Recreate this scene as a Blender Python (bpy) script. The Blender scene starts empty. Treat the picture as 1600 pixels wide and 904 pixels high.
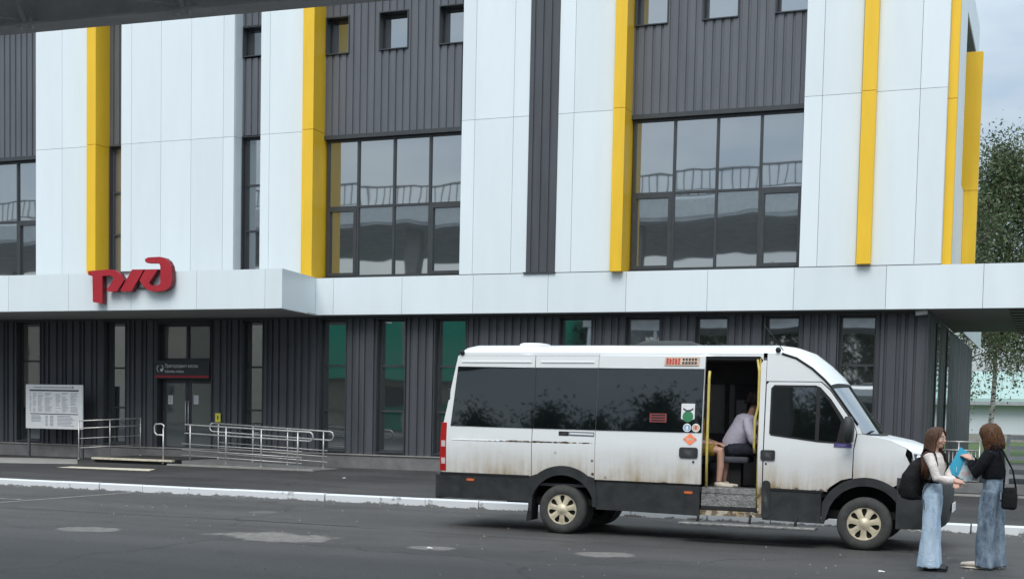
import bpy, bmesh, math, random
import numpy as np
from mathutils import Vector, Matrix, noise, geometry
random.seed(7)
R = math.radians
SC = bpy.context.scene
COL = SC.collection

# ------------------------------------------------------------------ camera
HC = 1.78
F, CX, CY = 2173.2, 698.6, 769.8          # focal length and principal point in pixels of a 1600 x 904 picture
YAW, PITCH, ROLL = R(-23.3), R(-3.6145), R(-1.0313)
_f = np.array([math.sin(YAW)*math.cos(PITCH), math.cos(YAW)*math.cos(PITCH), math.sin(PITCH)])
_r = np.array([math.cos(YAW), -math.sin(YAW), 0.0]); _d = np.cross(_f, _r)
_r2 = math.cos(ROLL)*_r + math.sin(ROLL)*_d; _d2 = -math.sin(ROLL)*_r + math.cos(ROLL)*_d
cam = bpy.data.cameras.new('camera'); camo = bpy.data.objects.new('camera', cam); COL.objects.link(camo)
cam.sensor_fit = 'HORIZONTAL'; cam.sensor_width = 36; cam.lens = F/1600*36
cam.shift_x = (800-CX)/1600; cam.shift_y = (CY-452)/1600
cam.clip_start = 0.05; cam.clip_end = 3000
m = Matrix.Identity(4)
for i in range(3):
    m[i][0] = _r2[i]; m[i][1] = -_d2[i]; m[i][2] = -_f[i]
m[0][3], m[1][3], m[2][3] = 0, 0, HC
camo.matrix_world = m
SC.camera = camo
RM = np.array([_r2, _d2, _f])
def ray(px, py): return RM.T @ np.array([(px-CX)/F, (py-CY)/F, 1.0])
def ony(px, py, Y): d = ray(px, py); t = Y/d[1]; return (d[0]*t, Y, d[2]*t+HC)
def onz(px, py, z): d = ray(px, py); t = (z-HC)/d[2]; return (d[0]*t, d[1]*t, z)
def fx(px, py, Y): return ony(px, py, Y)[0]

# ------------------------------------------------------------------ world, sun, exposure
w = bpy.data.worlds.new('World'); SC.world = w; w.use_nodes = True
nt = w.node_tree; nt.nodes.clear()
def N(nt, t, **k):
    n = nt.nodes.new(t)
    for a, b in k.items():
        if a == 'inp':
            for i, v in b.items(): n.inputs[i].default_value = v
        else: setattr(n, a, b)
    return n
SUN_EL, SUN_AZ = 52, 176        # degrees; azimuth measured from +Y clockwise: behind the camera
out = N(nt, 'ShaderNodeOutputWorld'); bg = N(nt, 'ShaderNodeBackground', inp={'Strength': 0.1})
sky = N(nt, 'ShaderNodeTexSky', sky_type='NISHITA', sun_disc=False, sun_elevation=R(SUN_EL), sun_rotation=R(SUN_AZ))
sky.air_density = 1.2; sky.dust_density = 2.0
tc = N(nt, 'ShaderNodeTexCoord'); mp = N(nt, 'ShaderNodeMapping', inp={'Scale': (1, 1, 2.4)})
cl = N(nt, 'ShaderNodeTexNoise', inp={'Scale': 3.2, 'Detail': 7, 'Roughness': 0.55})
cr = N(nt, 'ShaderNodeValToRGB'); cr.color_ramp.elements[0].position = 0.34; cr.color_ramp.elements[0].color = (.62, .62, .62, 1)
cr.color_ramp.elements[1].position = 0.62; cr.color_ramp.elements[1].color = (.97, .97, .97, 1)
cc = N(nt, 'ShaderNodeTexNoise', inp={'Scale': 5.5, 'Detail': 5})
cw = N(nt, 'ShaderNodeValToRGB'); cw.color_ramp.elements[0].position = 0.35; cw.color_ramp.elements[0].color = (3.8, 4.8, 5.9, 1)
cw.color_ramp.elements[1].position = 0.66; cw.color_ramp.elements[1].color = (6.2, 6.8, 7.2, 1)
mx = N(nt, 'ShaderNodeMixRGB')
L = nt.links.new
L(tc.outputs['Generated'], mp.inputs[0]); L(mp.outputs[0], cl.inputs['Vector']); L(mp.outputs[0], cc.inputs['Vector'])
L(cl.outputs[0], cr.inputs[0]); L(cc.outputs[0], cw.inputs[0]); L(cr.outputs[0], mx.inputs[0])
# an overcast sky is brighter overhead than at the horizon
sx_ = N(nt, 'ShaderNodeSeparateXYZ'); el = N(nt, 'ShaderNodeMapRange', inp={1: 0, 2: 1, 3: .56, 4: 1.7}); em = N(nt, 'ShaderNodeMixRGB', blend_type='MULTIPLY', inp={0: 1})
L(tc.outputs['Generated'], sx_.inputs[0]); L(sx_.outputs[2], el.inputs[0]); L(cw.outputs[0], em.inputs[1]); L(el.outputs[0], em.inputs[2])
L(sky.outputs[0], mx.inputs[1]); L(em.outputs[0], mx.inputs[2]); L(mx.outputs[0], bg.inputs[0]); L(bg.outputs[0], out.inputs[0])
sl = bpy.data.lights.new('sun', 'SUN'); sl.energy = 1.3; sl.angle = R(35); sl.color = (1, .97, .93)
so = bpy.data.objects.new('sun', sl); COL.objects.link(so); so.location = (-20, -10, 60)
_az = R(SUN_AZ); _sd = Vector((math.sin(_az)*math.cos(R(SUN_EL)), math.cos(_az)*math.cos(R(SUN_EL)), math.sin(R(SUN_EL))))
so.rotation_euler = _sd.to_track_quat('Z', 'Y').to_euler()
SC.view_settings.view_transform = 'Standard'; SC.view_settings.look = 'None'; SC.view_settings.gamma = 1
SC.view_settings.exposure = 0.68

# ------------------------------------------------------------------ materials
M = {}
def mat(name, col, rough=.6, metal=0, var=.12, scale=6, bump=0, bscale=40, spec=.5, coat=0, stretch=None, alpha=None):
    """plain surface with a little noise in colour, gloss and relief"""
    m = bpy.data.materials.new(name); m.use_nodes = True; t = m.node_tree
    b = t.nodes['Principled BSDF']; l = t.links.new
    b.inputs['Metallic'].default_value = metal; b.inputs['Specular IOR Level'].default_value = spec
    b.inputs['Coat Weight'].default_value = coat
    tc = N(t, 'ShaderNodeTexCoord'); mp = N(t, 'ShaderNodeMapping')
    if stretch: mp.inputs['Scale'].default_value = stretch
    l(tc.outputs['Object'], mp.inputs[0])
    n = N(t, 'ShaderNodeTexNoise', inp={'Scale': scale, 'Detail': 6, 'Roughness': .6}); l(mp.outputs[0], n.inputs['Vector'])
    r = N(t, 'ShaderNodeMapRange', inp={1: .3, 2: .7, 3: 1-var, 4: 1+var}); l(n.outputs[0], r.inputs[0])
    mul = N(t, 'ShaderNodeMixRGB', blend_type='MULTIPLY', inp={0: 1, 1: (*col, 1)}); l(r.outputs[0], mul.inputs[2])
    l(mul.outputs[0], b.inputs['Base Color'])
    rr = N(t, 'ShaderNodeMapRange', inp={1: .3, 2: .7, 3: max(.03, rough-.08), 4: min(1, rough+.08)}); l(n.outputs[0], rr.inputs[0])
    l(rr.outputs[0], b.inputs['Roughness'])
    if bump:
        bn = N(t, 'ShaderNodeTexNoise', inp={'Scale': bscale, 'Detail': 4}); l(mp.outputs[0], bn.inputs['Vector'])
        bp = N(t, 'ShaderNodeBump', inp={'Strength': bump, 'Distance': .02}); l(bn.outputs[0], bp.inputs['Height']); l(bp.outputs[0], b.inputs['Normal'])
    M[name] = m; return m

def glass(name, tint, refl, wave=0.0, wscale=1.2, through=0.0, rough=.02, tcol=(.5, .55, .55)):
    """coated window glass: a mirror share over a dark (or partly see-through) body"""
    m = bpy.data.materials.new(name); m.use_nodes = True; t = m.node_tree; t.nodes.clear(); l = t.links.new
    o = N(t, 'ShaderNodeOutputMaterial'); mix = N(t, 'ShaderNodeMixShader')
    d = N(t, 'ShaderNodeBsdfDiffuse', inp={0: (*tint, 1)}); g = N(t, 'ShaderNodeBsdfGlossy', inp={0: (.93, .97, 1, 1), 'Roughness': rough})
    lw = N(t, 'ShaderNodeFresnel', inp={0: 1.5}); mr = N(t, 'ShaderNodeMapRange', inp={1: .04, 2: 1, 3: refl, 4: 1}); l(lw.outputs[0], mr.inputs[0]); l(mr.outputs[0], mix.inputs[0])
    base = d
    if through:
        tr = N(t, 'ShaderNodeBsdfTransparent', inp={0: (*tcol, 1)}); m2 = N(t, 'ShaderNodeMixShader', inp={0: through})
        l(d.outputs[0], m2.inputs[1]); l(tr.outputs[0], m2.inputs[2]); base = m2
    l(base.outputs[0], mix.inputs[1]); l(g.outputs[0], mix.inputs[2]); l(mix.outputs[0], o.inputs[0])
    if wave:
        tc = N(t, 'ShaderNodeTexCoord'); oi = N(t, 'ShaderNodeObjectInfo'); ad = N(t, 'ShaderNodeVectorMath', operation='ADD')
        sc = N(t, 'ShaderNodeMath', operation='MULTIPLY', inp={1: 37.0}); l(oi.outputs['Random'], sc.inputs[0])
        l(tc.outputs['Object'], ad.inputs[0]); l(sc.outputs[0], ad.inputs[1])
        n = N(t, 'ShaderNodeTexNoise', inp={'Scale': wscale, 'Detail': 1}); l(ad.outputs[0], n.inputs['Vector'])
        bp = N(t, 'ShaderNodeBump', inp={'Strength': 1, 'Distance': wave}); l(n.outputs[0], bp.inputs['Height']); l(bp.outputs[0], g.inputs['Normal'])
    M[name] = m; return m

mat('white_panel', (.79, .865, .885), .36, var=.022, scale=1.1, stretch=(2.2, 1, .35))
_t = M['white_panel'].node_tree; _b = _t.nodes['Principled BSDF']; _src = _b.inputs['Base Color'].links[0].from_socket
_oi = N(_t, 'ShaderNodeObjectInfo'); _mr = N(_t, 'ShaderNodeMapRange', inp={3: .955, 4: 1.03}); _mm = N(_t, 'ShaderNodeMixRGB', blend_type='MULTIPLY', inp={0: 1})
_t.links.new(_oi.outputs['Random'], _mr.inputs[0]); _t.links.new(_src, _mm.inputs[1]); _t.links.new(_mr.outputs[0], _mm.inputs[2]); _t.links.new(_mm.outputs[0], _b.inputs['Base Color'])
mat('seam', (.16, .18, .2), .8)
mat('yellow', (.90, .56, .03), .42, var=.06, scale=1.2, stretch=(3, 3, .5))
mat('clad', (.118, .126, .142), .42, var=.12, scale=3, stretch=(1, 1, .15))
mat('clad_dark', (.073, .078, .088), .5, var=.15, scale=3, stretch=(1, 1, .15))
mat('frame', (.05, .055, .06), .4, var=.1)
mat('soffit', (.34, .345, .345), .6, var=.1, scale=2)
mat('plinth', (.17, .17, .165), .8, var=.2, scale=4, bump=.2, bscale=60)
mat('concrete', (.30, .29, .265), .85, var=.2, scale=3, bump=.3, bscale=50)
mat('cream', (.62, .56, .43), .75, var=.25, scale=8)
mat('steel', (.56, .56, .54), .38, .55, var=.15, scale=10)
mat('post', (.10, .105, .11), .5, var=.2)
mat('red', (.42, .018, .03), .45, var=.06, scale=2)
mat('red_side', (.16, .012, .02), .5)
mat('print_dark', (.05, .055, .065), .7)
mat('print_grey', (.33, .35, .37), .7)
mat('paper', (.78, .79, .80), .7, var=.04)
mat('sign_dark', (.035, .037, .045), .5)
mat('yellow_sign', (.72, .66, .08), .5)
mat('lamp_white', (.75, .77, .76), .4)
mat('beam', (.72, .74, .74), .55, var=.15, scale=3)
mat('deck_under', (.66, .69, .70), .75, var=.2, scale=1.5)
mat('beige_wall', (.60, .55, .45), .85, var=.1, scale=2)
mat('green_roof', (.05, .40, .26), .5, var=.12)
mat('bark', (.11, .085, .06), .9, var=.3, scale=9, bump=.5, bscale=30)
glass('pane', (.055, .062, .066), .42, wave=.0028, wscale=.9)
glass('pane_low', (.035, .04, .04), .44, wave=.002, wscale=1.0)
glass('pane_door', (.09, .10, .10), .16, wave=.002)
glass('pane_curtain', (.20, .19, .16), .22, wave=.003)

def asphalt(name, col, patches, wear):
    m = bpy.data.materials.new(name); m.use_nodes = True; t = m.node_tree; b = t.nodes['Principled BSDF']; l = t.links.new
    g = N(t, 'ShaderNodeNewGeometry'); P = g.outputs['Position']
    big = N(t, 'ShaderNodeTexNoise', inp={'Scale': .35, 'Detail': 5, 'Roughness': .6}); l(P, big.inputs['Vector'])
    st = N(t, 'ShaderNodeMapping', inp={'Scale': (.12, 1.4, 1)}); l(P, st.inputs[0])
    stn = N(t, 'ShaderNodeTexNoise', inp={'Scale': .9, 'Detail': 4}); l(st.outputs[0], stn.inputs['Vector'])
    fine = N(t, 'ShaderNodeTexNoise', inp={'Scale': 70, 'Detail': 2}); l(P, fine.inputs['Vector'])
    spk = N(t, 'ShaderNodeTexVoronoi', inp={'Scale': 42}); l(P, spk.inputs['Vector'])
    a = N(t, 'ShaderNodeMapRange', inp={1: .3, 2: .7, 3: .72, 4: 1.3}); l(big.outputs[0], a.inputs[0])
    a2 = N(t, 'ShaderNodeMapRange', inp={1: .3, 2: .7, 3: .85, 4: 1.16}); l(stn.outputs[0], a2.inputs[0])
    a3 = N(t, 'ShaderNodeMapRange', inp={1: .25, 2: .75, 3: .7, 4: 1.3}); l(fine.outputs[0], a3.inputs[0])
    p1 = N(t, 'ShaderNodeMath', operation='MULTIPLY'); l(a.outputs[0], p1.inputs[0]); l(a2.outputs[0], p1.inputs[1])
    p2 = N(t, 'ShaderNodeMath', operation='MULTIPLY'); l(p1.outputs[0], p2.inputs[0]); l(a3.outputs[0], p2.inputs[1])
    c = N(t, 'ShaderNodeMixRGB', blend_type='MULTIPLY', inp={0: 1, 1: (*col, 1)}); l(p2.outputs[0], c.inputs[2])
    cur = c.outputs[0]
    # pale specks of stone
    sp = N(t, 'ShaderNodeMapRange', inp={1: .05, 2: .12, 3: .35, 4: 0}); l(spk.outputs[0], sp.inputs[0])
    cs = N(t, 'ShaderNodeMixRGB', inp={2: (.16, .155, .15, 1)}); l(sp.outputs[0], cs.inputs[0]); l(cur, cs.inputs[1]); cur = cs.outputs[0]
    ag = N(t, 'ShaderNodeTexNoise', inp={'Scale': 24, 'Detail': 3, 'Roughness': .7}); l(P, ag.inputs['Vector'])
    agm = N(t, 'ShaderNodeMapRange', inp={1: .3, 2: .7, 3: .74, 4: 1.28}); l(ag.outputs[0], agm.inputs[0])
    agc = N(t, 'ShaderNodeMixRGB', blend_type='MULTIPLY', inp={0: 1}); l(cur, agc.inputs[1]); l(agm.outputs[0], agc.inputs[2]); cur = agc.outputs[0]
    dv_ = N(t, 'ShaderNodeTexNoise', inp={'Scale': .8, 'Detail': 4}); l(P, dv_.inputs['Vector'])
    dvm = N(t, 'ShaderNodeVectorMath', operation='MULTIPLY_ADD', inp={1: (1.6, 1.6, 0)}); l(dv_.outputs['Color'], dvm.inputs[0]); l(P, dvm.inputs[2])
    ck = N(t, 'ShaderNodeTexVoronoi', feature='DISTANCE_TO_EDGE', inp={'Scale': .16}); l(dvm.outputs[0], ck.inputs['Vector'])
    ckm = N(t, 'ShaderNodeMapRange', inp={1: .0015, 2: .006, 3: .55, 4: 0}); l(ck.outputs[0], ckm.inputs[0])
    ckc = N(t, 'ShaderNodeMixRGB', inp={2: (.022, .021, .02, 1)}); l(ckm.outputs[0], ckc.inputs[0]); l(cur, ckc.inputs[1]); cur = ckc.outputs[0]
    oil = N(t, 'ShaderNodeTexNoise', inp={'Scale': 1.9, 'Detail': 3}); l(P, oil.inputs['Vector'])
    olm = N(t, 'ShaderNodeMapRange', inp={1: .62, 2: .72, 3: 0, 4: .45}); l(oil.outputs[0], olm.inputs[0])
    olc = N(t, 'ShaderNodeMixRGB', inp={2: (.03, .029, .028, 1)}); l(olm.outputs[0], olc.inputs[0]); l(cur, olc.inputs[1]); cur = olc.outputs[0]
    # dried-up puddles: dusty lens-shaped stains
    wn = N(t, 'ShaderNodeTexNoise', inp={'Scale': 1.7, 'Detail': 7, 'Roughness': .65}); l(P, wn.inputs['Vector'])
    dn = N(t, 'ShaderNodeTexNoise', inp={'Scale': 9, 'Detail': 4}); l(P, dn.inputs['Vector'])
    sep = N(t, 'ShaderNodeSeparateXYZ'); l(P, sep.inputs[0])
    for (x, y, rx, ry, col2, k) in patches:
        u = N(t, 'ShaderNodeMath', operation='SUBTRACT', inp={1: x}); l(sep.outputs[0], u.inputs[0])
        u2 = N(t, 'ShaderNodeMath', operation='DIVIDE', inp={1: rx}); l(u.outputs[0], u2.inputs[0])
        v = N(t, 'ShaderNodeMath', operation='SUBTRACT', inp={1: y}); l(sep.outputs[1], v.inputs[0])
        v2 = N(t, 'ShaderNodeMath', operation='DIVIDE', inp={1: ry}); l(v.outputs[0], v2.inputs[0])
        cmb = N(t, 'ShaderNodeCombineXYZ'); l(u2.outputs[0], cmb.inputs[0]); l(v2.outputs[0], cmb.inputs[1])
        ln = N(t, 'ShaderNodeVectorMath', operation='LENGTH'); l(cmb.outputs[0], ln.inputs[0])
        ad = N(t, 'ShaderNodeMath', operation='ADD'); l(ln.outputs['Value'], ad.inputs[0])
        wm = N(t, 'ShaderNodeMapRange', inp={1: .3, 2: .7, 3: -.45, 4: .45}); l(wn.outputs[0], wm.inputs[0]); l(wm.outputs[0], ad.inputs[1])
        mk = N(t, 'ShaderNodeMapRange', inp={1: .72, 2: 1.02, 3: k, 4: 0}, interpolation_type='SMOOTHSTEP'); l(ad.outputs[0], mk.inputs[0])
        mm = N(t, 'ShaderNodeMath', operation='MULTIPLY'); l(mk.outputs[0], mm.inputs[0])
        dm = N(t, 'ShaderNodeMapRange', inp={1: .32, 2: .6, 3: .45, 4: 1}); l(dn.outputs[0], dm.inputs[0]); l(dm.outputs[0], mm.inputs[1])
        mxp = N(t, 'ShaderNodeMixRGB', inp={2: (*col2, 1)}); l(mm.outputs[0], mxp.inputs[0]); l(cur, mxp.inputs[1]); cur = mxp.outputs[0]
    l(cur, b.inputs['Base Color'])
    rg = N(t, 'ShaderNodeMapRange', inp={1: .3, 2: .7, 3: .5, 4: .75}); l(big.outputs[0], rg.inputs[0]); l(rg.outputs[0], b.inputs['Roughness'])
    bp = N(t, 'ShaderNodeBump', inp={'Strength': .55, 'Distance': .012}); l(fine.outputs[0], bp.inputs['Height']); l(bp.outputs[0], b.inputs['Normal'])
    b.inputs['Specular IOR Level'].default_value = .35
    M[name] = m
def pt(px, py, z=0): return onz(px, py, z)[:2]
DUST = (.27, .25, .225)
pats = []
for (xa, xb, yc, dy, k) in [(62, 205, 826.5, 4.5, .75), (288, 578, 838.5, 7, .85), (622, 718, 855, 3, .8), (896, 1012, 866, 4, .8), (380, 440, 799, 2.2, .3)]:
    a_ = pt(xa, yc); b_ = pt(xb, yc); c_ = pt((xa+xb)/2, yc-dy); d_ = pt((xa+xb)/2, yc+dy)
    pats.append(((a_[0]+b_[0])/2, (a_[1]+b_[1])/2, abs(b_[0]-a_[0])/2, abs(c_[1]-d_[1])/2*1.15, DUST, k))
asphalt('road_asphalt', (.069, .066, .0635), pats, 1)
asphalt('walk_asphalt', (.050, .0475, .046), [], 1)

# ------------------------------------------------------------------ mesh helpers
class MB:
    def __init__(s): s.bm = bmesh.new()
    def verts(s, pts): return [s.bm.verts.new(p) for p in pts]
    def face(s, vs, smooth=False):
        try: f = s.bm.faces.new(vs); f.smooth = smooth; return f
        except ValueError: return None
    def quad(s, a, b, c, d, smooth=False): s.face(s.verts([a, b, c, d]), smooth); return s
    def box(s, x0, x1, y0, y1, z0, z1, bev=0):
        v = s.verts([(x, y, z) for z in (z0, z1) for y in (y0, y1) for x in (x0, x1)])
        fs = [s.face([v[i] for i in q]) for q in ((0, 2, 3, 1), (4, 5, 7, 6), (0, 1, 5, 4), (2, 6, 7, 3), (0, 4, 6, 2), (1, 3, 7, 5))]
        if bev:
            es = list({e for f in fs for e in f.edges})
            bmesh.ops.bevel(s.bm, geom=es, offset=bev, segments=2, affect='EDGES', profile=.5)
        return s
    def prism(s, poly, ax, a, b):
        """polygon extruded between a and b along axis ax ('x','y','z')"""
        def P(p, t): return {'x': (t, p[0], p[1]), 'y': (p[0], t, p[1]), 'z': (p[0], p[1], t)}[ax]
        n = len(poly); A = s.verts([P(p, a) for p in poly]); B = s.verts([P(p, b) for p in poly])
        f1 = s.face(A); f2 = s.face(B[::-1])
        for i in range(n): s.face([A[i], B[i], B[(i+1) % n], A[(i+1) % n]])
        for f in (f1, f2):
            if f: f.normal_update()
        bmesh.ops.triangulate(s.bm, faces=[f for f in (f1, f2) if f])
        return s
    def tube(s, path, rad, seg=8, cap=True, flat=1.0, smooth=True):
        """round tube along a path; rad one number or a list; flat squeezes the second axis"""
        path = [Vector(p) for p in path]; n = len(path)
        rads = rad if isinstance(rad, (list, tuple)) else [rad]*n
        rings = []; up = None
        for i, p in enumerate(path):
            d = (path[min(i+1, n-1)] - path[max(i-1, 0)])
            d = d.normalized() if d.length else Vector((0, 0, 1))
            if up is None:
                up = Vector((0, 0, 1)) if abs(d.z) < .9 else Vector((0, 1, 0))
            a = d.cross(up)
            if a.length < 1e-5: a = d.cross(Vector((1, 0, 0)))
            a.normalize(); b = a.cross(d).normalized(); up = b
            r = rads[i]
            ra, rb = r if isinstance(r, (list, tuple)) else (r, r*flat)
            rings.append(s.verts([p + a*math.cos(2*math.pi*k/seg)*ra + b*math.sin(2*math.pi*k/seg)*rb for k in range(seg)]))
        for i in range(n-1):
            for k in range(seg): s.face([rings[i][k], rings[i][(k+1) % seg], rings[i+1][(k+1) % seg], rings[i+1][k]], smooth)
        if cap: s.face(rings[0][::-1]); s.face(rings[-1])
        return s
    def rings(s, rr, seg=20, cap=True, smooth=True, power=2.0):
        """horizontal rings (cx, cy, z, rx, ry)"""
        R_ = []
        for (cx, cy, z, rx, ry) in rr:
            row = []
            for k in range(seg):
                a = 2*math.pi*k/seg; c, sn = math.cos(a), math.sin(a)
                row.append((cx+rx*math.copysign(abs(c)**(2/power), c), cy+ry*math.copysign(abs(sn)**(2/power), sn), z))
            R_.append(s.verts(row))
        for i in range(len(R_)-1):
            for k in range(seg): s.face([R_[i][k], R_[i][(k+1) % seg], R_[i+1][(k+1) % seg], R_[i+1][k]], smooth)
        if cap: s.face(R_[0][::-1]); s.face(R_[-1])
        return s
    def ball(s, c, rx, ry=None, rz=None, u=16, v=10):
        ry = ry or rx; rz = rz or rx
        rr = [(c[0], c[1], c[2]+rz*math.sin(-math.pi/2+math.pi*i/v), max(1e-4, rx*math.cos(-math.pi/2+math.pi*i/v)), max(1e-4, ry*math.cos(-math.pi/2+math.pi*i/v))) for i in range(v+1)]
        return s.rings(rr, u)
    def lathe_y(s, c, prof, seg=40, smooth=True):
        """profile of (radius, y) turned about an axis along y through c = (x, z)"""
        R_ = [s.verts([(c[0]+r*math.cos(2*math.pi*k/seg), y, c[1]+r*math.sin(2*math.pi*k/seg)) for k in range(seg)]) for r, y in prof]
        for i in range(len(R_)-1):
            for k in range(seg): s.face([R_[i][k], R_[i][(k+1) % seg], R_[i+1][(k+1) % seg], R_[i+1][k]], smooth)
        return s
    def grid(s, rows, smooth=True):
        V = [s.verts(r) for r in rows]
        for i in range(len(V)-1):
            for k in range(len(V[0])-1): s.face([V[i][k], V[i][k+1], V[i+1][k+1], V[i+1][k]], smooth)
        return s
    def build(s, name, m, parent=None, loc=None, recalc=True):
        if recalc: bmesh.ops.recalc_face_normals(s.bm, faces=s.bm.faces[:])
        me = bpy.data.meshes.new(name); s.bm.to_mesh(me); s.bm.free()
        if m: me.materials.append(M[m])
        return put(name, me, parent, loc)
def put(name, me, parent=None, loc=None):
    o = bpy.data.objects.new(name, me); COL.objects.link(o)
    if parent: o.parent = parent
    if loc: o.location = loc
    return o
def tag(o, label=None, cat=None, group=None, kind=None):
    if label: o['label'] = label
    if cat: o['category'] = cat
    if group: o['group'] = group
    if kind: o['kind'] = kind
    return o
def thing(name, label, cat, loc=(0, 0, 0), rz=0, group=None):
    o = put(name, None); o.location = loc; o.rotation_euler.z = rz; o.empty_display_size = .2
    return tag(o, label, cat, group)
def struct(o): o['kind'] = 'structure'; return o
def box(name, m, x0, x1, y0, y1, z0, z1, parent=None, bev=0): return MB().box(x0, x1, y0, y1, z0, z1, bev).build(name, m, parent)
def remesh(o, voxel, smooth=6, fold=None):
    """merge overlapping volumes of a mesh into one skin, smooth it, optionally push vertices by fold(co, normal)"""
    md = o.modifiers.new('r', 'REMESH'); md.mode = 'VOXEL'; md.voxel_size = voxel; md.use_smooth_shade = True
    if smooth: sm = o.modifiers.new('s', 'SMOOTH'); sm.iterations = smooth; sm.factor = .5
    dg = bpy.context.evaluated_depsgraph_get(); dg.update()
    me = bpy.data.meshes.new_from_object(o.evaluated_get(dg)); o.modifiers.clear()
    old = o.data; o.data = me
    if not me.materials and old.materials: me.materials.append(old.materials[0])
    if fold:
        cs = [v.co + v.normal*fold(v.co) for v in me.vertices]
        for v, c in zip(me.vertices, cs): v.co = c
    for p in me.polygons: p.use_smooth = True
    return o
def text(body, size, m, name, parent, loc, rot, ext=.003, align='LEFT', sx=1.0):
    cu = bpy.data.curves.new(name, 'FONT'); cu.body = body; cu.size = size; cu.extrude = ext; cu.align_x = align
    o = bpy.data.objects.new(name, cu); COL.objects.link(o)
    dg = bpy.context.evaluated_depsgraph_get(); dg.update()
    me = bpy.data.meshes.new_from_object(o.evaluated_get(dg)); bpy.data.objects.remove(o)
    me.materials.clear(); me.materials.append(M[m])
    o = put(name, me, parent, loc); o.rotation_euler = rot; o.scale.x = sx; return o

# ------------------------------------------------------------------ ground, road, kerb
XL, XR = -75, 40
KY = 22.42            # kerb back edge line
struct(MB().quad((-700, -500, 0), (700, -500, 0), (700, 900, 0), (-700, 900, 0)).build('road', 'road_asphalt'))
struct(box('pavement', 'walk_asphalt', -110, 70, KY+.012, 150, -.3, .12))
def painted(name, col, wear):
    m = bpy.data.materials.new(name); m.use_nodes = True; t = m.node_tree; b = t.nodes['Principled BSDF']; l = t.links.new
    g = N(t, 'ShaderNodeNewGeometry')
    n = N(t, 'ShaderNodeTexNoise', inp={'Scale': 5, 'Detail': 8, 'Roughness': .7}); l(g.outputs['Position'], n.inputs['Vector'])
    sep = N(t, 'ShaderNodeSeparateXYZ'); l(g.outputs['Position'], sep.inputs[0])
    zz = N(t, 'ShaderNodeMapRange', inp={1: 0, 2: .05, 3: .22, 4: 0}); l(sep.outputs[2], zz.inputs[0])
    ad = N(t, 'ShaderNodeMath', operation='ADD'); l(n.outputs[0], ad.inputs[0]); l(zz.outputs[0], ad.inputs[1])
    r = N(t, 'ShaderNodeMapRange', inp={1: wear, 2: wear+.09, 3: 0, 4: 1}); l(ad.outputs[0], r.inputs[0])
    mx = N(t, 'ShaderNodeMixRGB', inp={1: (*col, 1), 2: (.20, .195, .185, 1)}); l(r.outputs[0], mx.inputs[0]); l(mx.outputs[0], b.inputs['Base Color'])
    b.inputs['Roughness'].default_value = .7
    M[name] = m
painted('kerb_paint', (.72, .745, .76), .61)
painted('line_paint', (.56, .56, .55), .56)
kerb = struct(put('kerb', None))
ks = MB(); ks.prism([(KY-.16, -.1), (KY-.16, .115), (KY-.145, .135), (KY, .135), (KY, -.1)], 'x', 0, .998); k0 = ks.build('kerb_stone', 'kerb_paint', kerb)
for i in range(XL, XR):
    k = k0 if i == XL else k0.copy()
    if i != XL: COL.objects.link(k)
    k.location = (i, random.uniform(-.002, .002), random.uniform(-.002, .002)); k.rotation_euler.z = random.uniform(-.001, .001)
def strip(name, m, a, b, wdt, z):
    a = Vector((*a, z)); b = Vector((*b, z)); d = (b-a).normalized(); n = Vector((-d.y, d.x, 0))*wdt/2
    return struct(MB().quad(a-n, b-n, b+n, a+n).build(name, m))
e0, e1 = pt(0, 784.5), pt(212, 768.5)
v = Vector(e0)-Vector(e1)
strip('parking_line', 'line_paint', Vector(e0)+v*.6, e1, .11, .004)
e2, e3 = pt(0, 779), pt(34, 780.5)
v = Vector(e2)-Vector(e3)
strip('parking_line', 'line_paint', Vector(e2)+v*3, e3, .11, .008)
# a paler strip painted on the pavement in front of the porch, a light slab by the notice board
q = [pt(88, 729.5, .124), pt(232, 735.2, .124), pt(243, 732.2, .124), pt(112, 728, .124)]
struct(MB().quad(*[(a, b, .124) for a, b in q]).build('painted_strip', 'cream'))
q = [pt(-40, 722, .128), pt(121, 724.5, .128), pt(121, 716.5, .128), pt(-40, 713, .128)]
struct(MB().quad(*[(a, b, .128) for a, b in q]).build('concrete_slab', 'concrete'))
# cracked joint where two asphalt lanes meet
mat('joint', (.032, .032, .033), .8)
for (a, b, wd) in ((( -40, 790), (560, 822), .05), ((300, 806), (900, 846), .03)):
    strip('asphalt_joint', 'joint', pt(*a), pt(*b), wd*.6, .004)

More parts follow.
